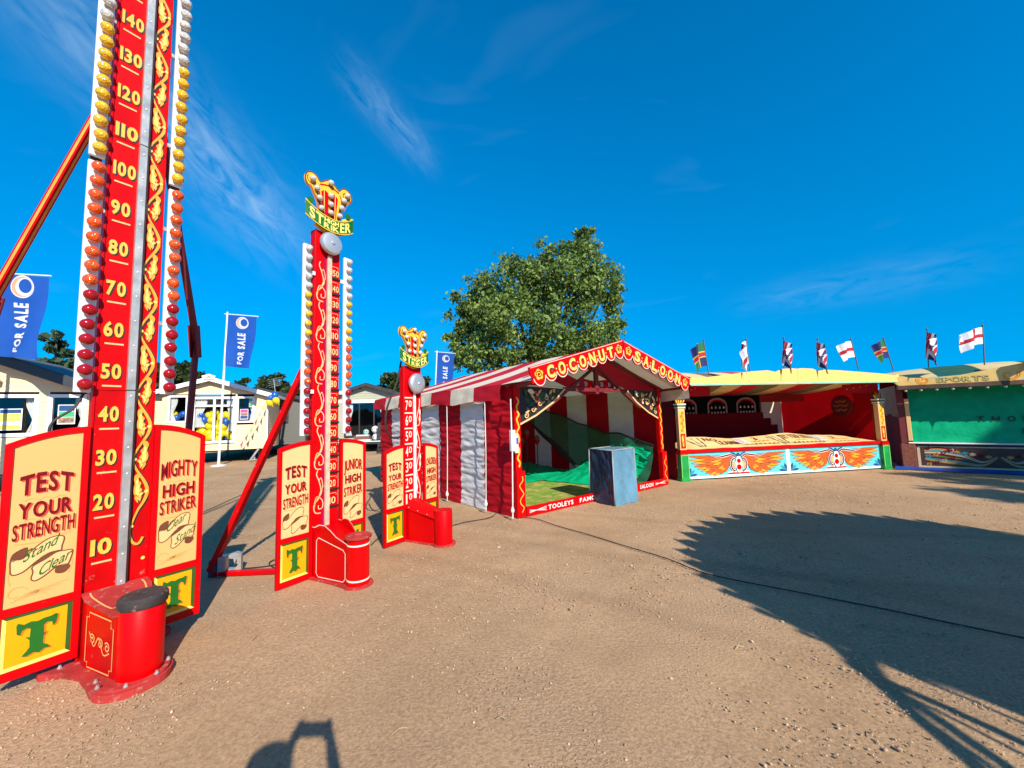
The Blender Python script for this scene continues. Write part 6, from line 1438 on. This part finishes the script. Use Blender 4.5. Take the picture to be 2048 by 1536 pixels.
# toys for sale on the veranda
for k, (x, z, c, r) in enumerate(((2.75, .72, WHITE, .2), (2.7, 1.12, WHITE, .19), (2.1, .66, DKRED, .14), (2.25, 1.0, M('mint plush', (.3, .6, .55), .8), .15))):
    o = thing('soft_toy', ('lower white', 'upper white', 'dark red', 'pale mint')[k] + ' round soft toy heaped on the sage caravan veranda', 'soft toy', c4l(x, -.7, z - r), R(8), 'soft toys on the veranda')
    q = MB(); q.lathe([(.001, 0), (r * .7, r * .25), (r, r * .9), (r * .75, r * 1.6), (.001, r * 1.95)], 14); q.build('body', [c], o, True); q = MB()
    for sx in (-.4, .4): q.lathe([(.03, 0), (.028, .02), (.001, .03)], 8, (sx * r, -r * .85, r * 1.1), (0, -1, 0))
    q.build('eyes', [BLACK], o)
q = MB(); q.box(1.6, 2.5, -.9, -.5, .53, .62); q.box(1.7, 2.45, -.88, -.55, .62, .80, 1); q.box(1.8, 2.4, -.86, -.6, .80, .86, 0); o = q.build('stacked_blanket', [WHITE, M('brown blanket', (.2, .09, .06), .9)], None); o.location = c4l(0, 0, 0); o.rotation_euler.z = R(8); tag(o, 'folded blankets stacked on the sage caravan veranda', 'blankets')
c5, fr5, rt5 = caravan('sage caravan with slate roof, farthest of the row, behind the tent', (-7.4, 25.2, 0), R(-6), 7.5, 6, .5, 2.85, 3.6, OLIVE, ANTH, [(.9, 2.0, 1.3, 2.5)], over=.25)
window(c5, fr5, .9, 2.0, 1.3, 2.5, ANTH, fw=.09); curtain(c5, fr5, .98, 1.4, 1.35, 2.45, 1); curtain(c5, fr5, 1.55, 1.95, 1.35, 2.45, -1)
# television aerial on the cream caravan
ae = thing('television_aerial', 'thin silver television aerial above the cream caravan roof corner', 'aerial', dp(553, 790, 18)); q = MB(); q.tube([(0, 0, -.3), (-.15, 0, .75)], .015, 6); q.build('mast', [STEEL], ae)
for k in range(5): q = MB(); q.tube([(-.35 - .03 * k, 0, .40 + .09 * k - .05), (.2 + .02 * k, 0, .40 + .09 * k + .08)], .01, 5); q.build('element', [STEEL], ae)

# ------------------------------------------------------------------ for sale banners
def sale_flag(label, pole_top, pole_bot, Y, w, h, yaw, sway=0.0):
    top, bot = dp(*pole_top, Y), dp(*pole_bot, Y); bot.z = 0; top.y = bot.y
    t = thing('sale_flag', label, 'flag', bot, 0, 'for sale flags'); v = top - bot
    q = MB(); q.tube([(0, 0, 0), tuple(v * .5), tuple(v)], [.045, .038, .028], 10); q.build('pole', [POLE], t)
    q = MB(); q.lathe([(.25, 0), (.25, .04), (.05, .06)], 12); q.build('foot', [POLE], t)
    fl = Vector((math.cos(R(yaw)), math.sin(R(yaw)), 0)); nr = Vector((fl.y, -fl.x, 0)); tp = v * .985
    q = MB(); q.tube([tuple(tp - fl * .12 + Vector((0, 0, .02))), tuple(tp + fl * (w + .12) - Vector((0, 0, .16)))], .018, 8); q.build('arm', [POLE], t)
    pd = v.normalized()
    def mp(off):
        def f(x, z):   # x 0..w from pole, z 0..-h downwards
            k = -z / h; y = (.05 * math.sin(x * 5 + k * 3) * k + .06 * math.sin(k * 5 + x * 2.5) * (x / w)) * (.5 + k)
            return tuple(tp + fl * (x + .05 - .10 * k * (x / w)) + pd * z - Vector((0, 0, .16 * x / w)) + nr * (y + off))
        return f
    q = MB(); c = mp(0); q.grid(lambda a, b: c(a * w, -h + h * b - .03), 18, 26); cl = q.build('cloth', [FLAGB], t, True)
    L_ = MB(); L_.text('FOR SALE', 0, h * .60, 0, w * .27, lambda u, vv: mp(.006)(w * .64 - vv, -h * .95 + u), 0, bold=.045); L_.build('lettering', [FWHITE], cl)
    g = MB(); cx, cz, r = w * .52, -h * .15, w * .22
    g.poly([(cx + r * math.cos(a), cz + r * .9 * math.sin(a)) for a in [i * .2618 for i in range(24)]], mp(.005), 0)
    g.poly([(cx + r * .9 * math.cos(a), cz + r * .8 * math.sin(a)) for a in [i * .2618 for i in range(24)]], mp(.008), 1)
    g.poly([(cx + r * .18 + r * .72 * math.cos(a), cz - r * .02 + r * .72 * math.sin(a)) for a in [i * .2618 for i in range(24)]], mp(.011), 0)
    g.poly([(cx + r * .30 + r * .55 * math.cos(a), cz + r * .06 + r * .55 * math.sin(a)) for a in [i * .2618 for i in range(24)]], mp(.014), 2)
    g.build('emblem', [FWHITE, FPEACH, FLAGB], cl)
sale_flag('blue FOR SALE flag at the left edge beside the tallest striker', (-8, 540), (-42, 985), 9.2, 1.42, 2.02, -5)
sale_flag('blue FOR SALE flag on a white pole in front of the cream caravan', (455, 624), (437, 931), 15, 1.2, 2.05, -5)
sale_flag('blue FOR SALE flag beyond the striped tent roof', (874, 701), (866, 890), 21, .98, 2.2, -14)

# ------------------------------------------------------------------ trees
def leaf_mesh(name, centers, sizes, mat, seed, elong=1.5, up=0.2):
    rg = np.random.default_rng(seed); n = len(centers); a = rg.normal(size=(n, 3)); a[:, 2] += up; a /= np.linalg.norm(a, axis=1)[:, None]
    b = rg.normal(size=(n, 3)); b -= a * (a * b).sum(1)[:, None]; b /= np.linalg.norm(b, axis=1)[:, None]; c = np.cross(a, b)
    s_ = np.asarray(sizes)[:, None]; v = np.stack([centers - b * s_ * elong * .5, centers + c * s_ * .5, centers + b * s_ * elong * .5, centers - c * s_ * .5], 1).reshape(-1, 3)
    me = bpy.data.meshes.new(name); me.vertices.add(4 * n); me.vertices.foreach_set('co', v.ravel()); me.loops.add(4 * n); me.loops.foreach_set('vertex_index', np.arange(4 * n)); me.polygons.add(n)
    me.polygons.foreach_set('loop_start', np.arange(n) * 4); me.update(calc_edges=True); me.materials.append(mat); me.validate(); return me
def tree(label, base, lobes, nleaf, size, mat, seed, trunk_r=.3, group=None, gap=0.5, dens=.6):
    """lobes: list of (centre Vector relative to base, (rx,ry,rz))"""
    t = thing('tree', label, 'tree', base, 0, group); rg = np.random.default_rng(seed); vol = np.array([l[1][0] * l[1][1] * l[1][2] for l in lobes]) ** .75; pr = vol / vol.sum(); C_ = []
    for (c, r), p in zip(lobes, pr):
        n = int(nleaf * p); ncl = max(6, int(n / 95)); d = rg.normal(size=(ncl, 3)); d /= np.linalg.norm(d, axis=1)[:, None]; rad = rg.random(ncl) ** .42
        cl = d * rad[:, None] * np.array(r) + np.array(c); k = rg.integers(0, ncl, n); sp = min(r) * .17
        C_.append(cl[k] + rg.normal(size=(n, 3)) * np.array([sp, sp, sp * .8]))
    P_ = np.concatenate(C_); sz = size * (.5 + 1.1 * rg.random(len(P_)) ** 1.6)
    link('crown', leaf_mesh('crown', P_, sz, mat, seed), t)
    mb = MB(); top = max(l[0][2] for l in lobes); mid = Vector((np.mean([l[0][0] for l in lobes]) * .6, np.mean([l[0][1] for l in lobes]) * .6, top * .55))
    mb.tube([(0, 0, -.1), (mid.x * .2, mid.y * .2, mid.z * .35), tuple(mid)], [trunk_r, trunk_r * .75, trunk_r * .5], 10); mb.build('trunk', [BARK], t, True)
    for i, (c, r) in enumerate(lobes):
        lm = MB(); c = Vector(c); st = Vector((mid.x * .3, mid.y * .3, mid.z * (.45 + .4 * ((i * 37) % 10) / 10))); md = st.lerp(c, .5) + Vector((0, 0, -.1 * (c - st).length)); lm.tube([tuple(p) for p in cat([tuple(st), tuple(md), tuple(c + Vector((0, 0, r[2] * .6)))], 4)], [trunk_r * .45 * (1 - .1 * j) for j in range(9)], 7); lm.build('limb', [BARK], t, True)
    return t
TD = 24.0; tb_ = dp(1080, 860, TD); tb_.z = 0
def lobe(px, py, rx, ry, dy=0.0, D=TD, base=tb_): c = dp(px, py, D + dy); k = D / F; return ((c - base)[:], (rx * k, (rx + ry) * .5 * k, ry * k))
tree('large round leafy green tree rising behind the striped tent', tb_, [lobe(1160, 500, 42, 45), lobe(1095, 515, 36, 42, 1), lobe(1190, 560, 45, 60, -1), lobe(1215, 600, 32, 50, .5), lobe(1140, 580, 55, 60, -1.5), lobe(1070, 580, 50, 65), lobe(1020, 570, 52, 58, -1), lobe(970, 600, 50, 60),
     lobe(935, 640, 40, 65, .5), lobe(915, 690, 26, 50), lobe(1000, 660, 60, 60, -2), lobe(1090, 670, 60, 60, -1.5), lobe(1180, 660, 60, 50, -1), lobe(1225, 660, 24, 40), lobe(960, 720, 60, 40, -1), lobe(1060, 730, 70, 40), lobe(1160, 720, 70, 40), lobe(1168, 470, 22, 34, .3)], 56000, .135, LEAF, 1, .38)
def far_tree(label, px, D, lobes, n, size, mat, seed, grp): b = dp(px, 840, D); b.z = 0; tree(label, b, [lobe(*l, D=D, base=b) for l in lobes], n, size, mat, seed, .16, grp)
far_tree('young sparse tree behind the left cream caravan roof', 110, 15, [(113, 690, 20, 26), (92, 725, 30, 22), (135, 728, 26, 22), (60, 740, 40, 22), (112, 672, 10, 12)], 2200, .15, LEAFB, 2, 'trees beyond the caravans')
far_tree('low bushy tree at the left edge behind the cream caravan', 20, 16, [(15, 735, 45, 28), (165, 760, 30, 30), (182, 800, 18, 30)], 2600, .16, LEAFB, 3, 'trees beyond the caravans')
far_tree('dark rounded tree above the roof of the balloon caravan', 360, 26, [(355, 745, 28, 24), (330, 765, 30, 24), (390, 762, 28, 20), (310, 750, 18, 22)], 7000, .17, LEAFD, 4, 'trees beyond the caravans')
far_tree('dark rounded tree behind the grey caravan roof', 550, 30, [(552, 770, 30, 22), (530, 778, 18, 14), (575, 782, 24, 14), (492, 768, 16, 12)], 7000, .18, LEAFD, 5, 'trees beyond the caravans')
far_tree('small dark tree between the middle and shortest strikers', 785, 34, [(785, 765, 20, 20), (800, 775, 24, 16), (765, 780, 16, 12), (840, 770, 24, 18)], 5000, .2, LEAFD, 6, 'trees beyond the caravans')
# distant hedge closing the site on every side
rg = np.random.default_rng(12); n = 26000; an = rg.random(n) * 2 * math.pi; rd = 95 + 8 * rg.normal(size=n) * .5; zz = 4.2 * rg.random(n) ** .7 * (1 + .35 * np.sin(an * 23) + .25 * np.sin(an * 57 + 1))
hg = link('hedge', leaf_mesh('hedge', np.stack([rd * np.cos(an), rd * np.sin(an), np.abs(zz)], 1), .8 + .8 * rg.random(n), LEAFD, 12)); tag(hg, 'distant dark hedge and woodland round the site', 'hedge', kind='stuff')
# trees behind the photographer, whose shade falls on the green stall
def shade_tree(label, x, y, h, r, n, seed): tree(label, Vector((x, y, 0)), [((dx * r, dy * r, h + dz * r), (r * .55, r * .55, r * .5)) for dx, dy, dz in ((0, 0, .6), (.6, .1, 0), (-.6, -.1, .1), (0, .6, -.1), (.1, -.6, .1), (-.5, .5, -.5), (.5, -.4, -.4))], n, .26, LEAF, seed, .3, 'trees behind the photographer')
shade_tree('tall tree behind the photographer, shading the green stall', 17.4, -5.6, 9.0, 2.6, 3300, 21)
shade_tree('second tree behind the photographer, farther right', 21.5, -2.8, 8.6, 3.0, 3600, 22)

# ------------------------------------------------------------------ ride beside the photographer (its shadow falls across the dirt)
def ride():
    cx, cy, rz, rr = 5.86, .25, 2.6, 2.22; t = thing('childrens_ride', 'round canopied childrens ride beside the photographer, casting the big round shadow', 'ride', (cx, cy, 0))
    q = MB(); n = 32
    for i in range(n):
        a0, a1 = 2 * math.pi * i / n, 2 * math.pi * (i + 1) / n; q.add([(rr * math.cos(a0), rr * math.sin(a0), rz), (rr * math.cos(a1), rr * math.sin(a1), rz), (0, 0, rz + .75)], [(0, 1, 2)], i % 2)
    q.build('canopy', [RRED.copy() if False else M('ride canopy red', (.5, .01, .02), .6), M('ride canopy yellow', (.7, .45, .05), .6)], t)
    for i in range(40):
        a = 2 * math.pi * i / 40; w = .15; k = MB(); e = Vector((math.cos(a), math.sin(a), 0)); s_ = Vector((-e.y, e.x, 0))
        p = e * rr; k.add([tuple(p + s_ * w + Vector((0, 0, rz - .04))), tuple(p - s_ * w + Vector((0, 0, rz - .04))), tuple(p - s_ * w + Vector((0, 0, rz + .06))), tuple(p + e * .05 - s_ * .05 + Vector((0, 0, rz + .10))), tuple(p + e * .06 + Vector((0, 0, rz + .17))), tuple(p + e * .05 + s_ * .05 + Vector((0, 0, rz + .10))), tuple(p + s_ * w + Vector((0, 0, rz + .06)))], [(0, 1, 2, 3, 4, 5, 6)]); k.build('rounding_board', [GOLD], t)
    q = MB(); q.lathe([(.22, .1), (.20, rz + .7)], 16); q.build('centre_pole', [WHITE], t); q = MB(); q.lathe([(1.75, .05), (1.75, .22)], 32); q.build('platform', [STEEL], t)
    for i in range(8): a = i * math.pi / 4; q = MB(); q.tube([(1.6 * math.cos(a), 1.6 * math.sin(a), .22), (1.9 * math.cos(a), 1.9 * math.sin(a), rz)], .025, 6); q.build('pole', [STEEL], t)
    def aloft(px, z): g_ = gp(*px); return g_ - ANTI * (z / -ANTI.z) - Vector((cx, cy, 0))
    def shadow_stay(p0, z0, p1, z1, r):  # unseen bars, shaped so their shadows draw the thin lines on the dirt
        s = MB(); s.tube([tuple(aloft(p0, z0)), tuple(aloft(p1, z1))], r, 6); s.build('shadow_stay', [STEEL], t)
    def strut(p0, p1, z0, ext, r):
        a, b = gp(*p0), gp(*p1); f = b + (b - a).normalized() * ext; s = MB(); s.tube([tuple(aloft(p0, z0)), tuple(f - Vector((cx, cy, 0)))], r, 6); s.build('shadow_stay', [STEEL], t)
    shadow_stay((1700, 1268), 2.6, (1750, 1348), 2.3, .05); shadow_stay((1640, 1262), 2.6, (1750, 1318), 2.3, .02)
    for p0, p1, z0, r in (((1642, 1266), (1962, 1536), 2.6, .03), ((1750, 1348), (2048, 1485), 2.3, .032), ((1748, 1345), (2019, 1536), 2.3, .028), ((1735, 1300), (2048, 1428), 2.6, .024), ((1743, 1314), (2048, 1446), 2.5, .014), ((1768, 1365), (2048, 1508), 2.25, .014), ((1690, 1320), (1990, 1536), 2.4, .012)):
        strut(p0, p1, z0, 1.2, r)
ride()

# ------------------------------------------------------------------ photographer
def photographer():
    t = thing('person', 'person taking the photograph with both hands raised to a phone', 'person', (0, 0, 0))
    J = {'pel': (-.03, -.46, .95, .15), 'wai': (-.03, -.46, 1.12, .135), 'che': (-.03, -.45, 1.32, .155), 'nek': (-.03, -.42, 1.50, .062), 'hd0': (-.03, -.40, 1.58, .075), 'hd1': (-.03, -.38, 1.66, .098), 'hd2': (-.03, -.39, 1.75, .075),
         'lsh': (-.21, -.44, 1.42, .062), 'lel': (-.27, -.26, 1.24, .046), 'lwr': (-.125, -.075, 1.50, .030), 'lha': (-.095, -.05, 1.565, .032),
         'rsh': (.15, -.44, 1.42, .062), 'rel': (.24, -.26, 1.24, .046), 'rwr': (.115, -.075, 1.50, .030), 'rha': (.09, -.05, 1.565, .032),
         'lhp': (-.13, -.46, .90, .10), 'lkn': (-.14, -.42, .50, .062), 'lan': (-.14, -.46, .09, .042), 'lto': (-.15, -.30, .035, .04),
         'rhp': (.07, -.46, .90, .10), 'rkn': (.09, -.42, .50, .062), 'ran': (.10, -.46, .09, .042), 'rto': (.12, -.30, .035, .04)}
    for sd, sx in (('l', -1), ('r', 1)):
        hx = J[sd + 'ha'][0]
        for k, (dz, ln) in enumerate(((.055, .05), (.04, .06), (.02, .06), (.0, .05))):
            J['%sf%da' % (sd, k)] = (hx + sx * -.002, -.035, 1.585 + dz * .7, .011); J['%sf%db' % (sd, k)] = (hx - sx * .012, -.012, 1.59 + dz, .009); J['%sf%dc' % (sd, k)] = (hx - sx * ln * .6, -.008, 1.592 + dz, .008)
        J[sd + 't0'] = (hx - sx * .005, -.06, 1.585, .013); J[sd + 't1'] = (hx - sx * .035, -.055, 1.60, .010)
    E_ = [('pel', 'wai'), ('wai', 'che'), ('che', 'nek'), ('nek', 'hd0'), ('hd0', 'hd1'), ('hd1', 'hd2')]
    for sd in 'lr':
        E_ += [('che', sd + 'sh'), (sd + 'sh', sd + 'el'), (sd + 'el', sd + 'wr'), (sd + 'wr', sd + 'ha'), ('pel', sd + 'hp'), (sd + 'hp', sd + 'kn'), (sd + 'kn', sd + 'an'), (sd + 'an', sd + 'to'), (sd + 'ha', sd + 't0'), (sd + 't0', sd + 't1')]
        for k in range(4): E_ += [(sd + 'ha', '%sf%da' % (sd, k)), ('%sf%da' % (sd, k), '%sf%db' % (sd, k)), ('%sf%db' % (sd, k), '%sf%dc' % (sd, k))]
    names = list(J); me = bpy.data.meshes.new('body'); me.from_pydata([J[k][:3] for k in names], [(names.index(a), names.index(b)) for a, b in E_], [])
    o = link('body', me, t); me.materials.append(M('dark clothing', (.05, .06, .09), .85)); md = o.modifiers.new('skin', 'SKIN'); md.use_smooth_shade = True
    for i, k in enumerate(names): me.skin_vertices[0].data[i].radius = (J[k][3], J[k][3]); me.skin_vertices[0].data[i].use_root = (k == 'pel')
    o.modifiers.new('sub', 'SUBSURF').levels = 1; o.modifiers['sub'].render_levels = 1
    h = MB(); h.lathe([(.102, 0), (.106, .05), (.09, .10), (.05, .125), (.001, .13)], 18, (-.03, -.405, 1.68)); h.build('hair', [M('dark brown hair', (.04, .025, .015), .7)], t, True)
    f = MB(); f.lathe([(.016, 0), (.012, .02), (.001, .03)], 8, (-.03, -.295, 1.655), (0, 1, -.2)); f.build('nose', [M('skin', (.5, .3, .22), .5)], t, True)
    p = MB(); p.cbox(-.085, .078, -.032, -.024, 1.575, 1.652, .003); po = p.build('phone', [BLACK]); tag(po, 'black phone held level by the photographer', 'phone')
photographer()

# ------------------------------------------------------------------ cables on the ground
def cable(label, pix, r=.011, z=.012):
    P_ = [gp(*p) for p in pix]; c = cat([(p.x, p.y) for p in P_], 8); o0 = P_[0]
    mb = MB(); mb.tube([(x - o0.x, y - o0.y, z + .004 * noise.noise((x * 2, y * 2, 0))) for x, y in c], r, 6); o = mb.build('cable', [CABLE], None, True); o.location = (o0.x, o0.y, 0); tag(o, label, 'cable')
cable('black cable running from the tent corner across the dirt into the round shadow', [(1040, 1036), (1075, 1040), (1110, 1052), (1180, 1072), (1250, 1094), (1330, 1118), (1400, 1145), (1470, 1163), (1600, 1188), (1800, 1228), (2048, 1280), (2200, 1310)], .006)
cable('black cable from the shortest striker to the tent corner', [(896, 1055), (930, 1046), (965, 1040), (985, 1034), (995, 1024), (1000, 1015)], .006)
cable('thin cable on the dirt between the tallest and middle strikers', [(405, 1026), (440, 1010), (475, 994), (500, 985)], .006)
cable('cable looping on the dirt from the ballast weight to the middle striker', [(472, 1140), (510, 1137), (540, 1133), (556, 1128), (548, 1122), (538, 1130), (556, 1140), (575, 1138)], .006)
cable('cables trailing behind the middle striker wing', [(738, 1008), (745, 1020), (760, 1024), (780, 1018)], .006)
cable('thin cable between the middle and shortest striker bases', [(742, 1092), (752, 1082), (764, 1070)], .006)
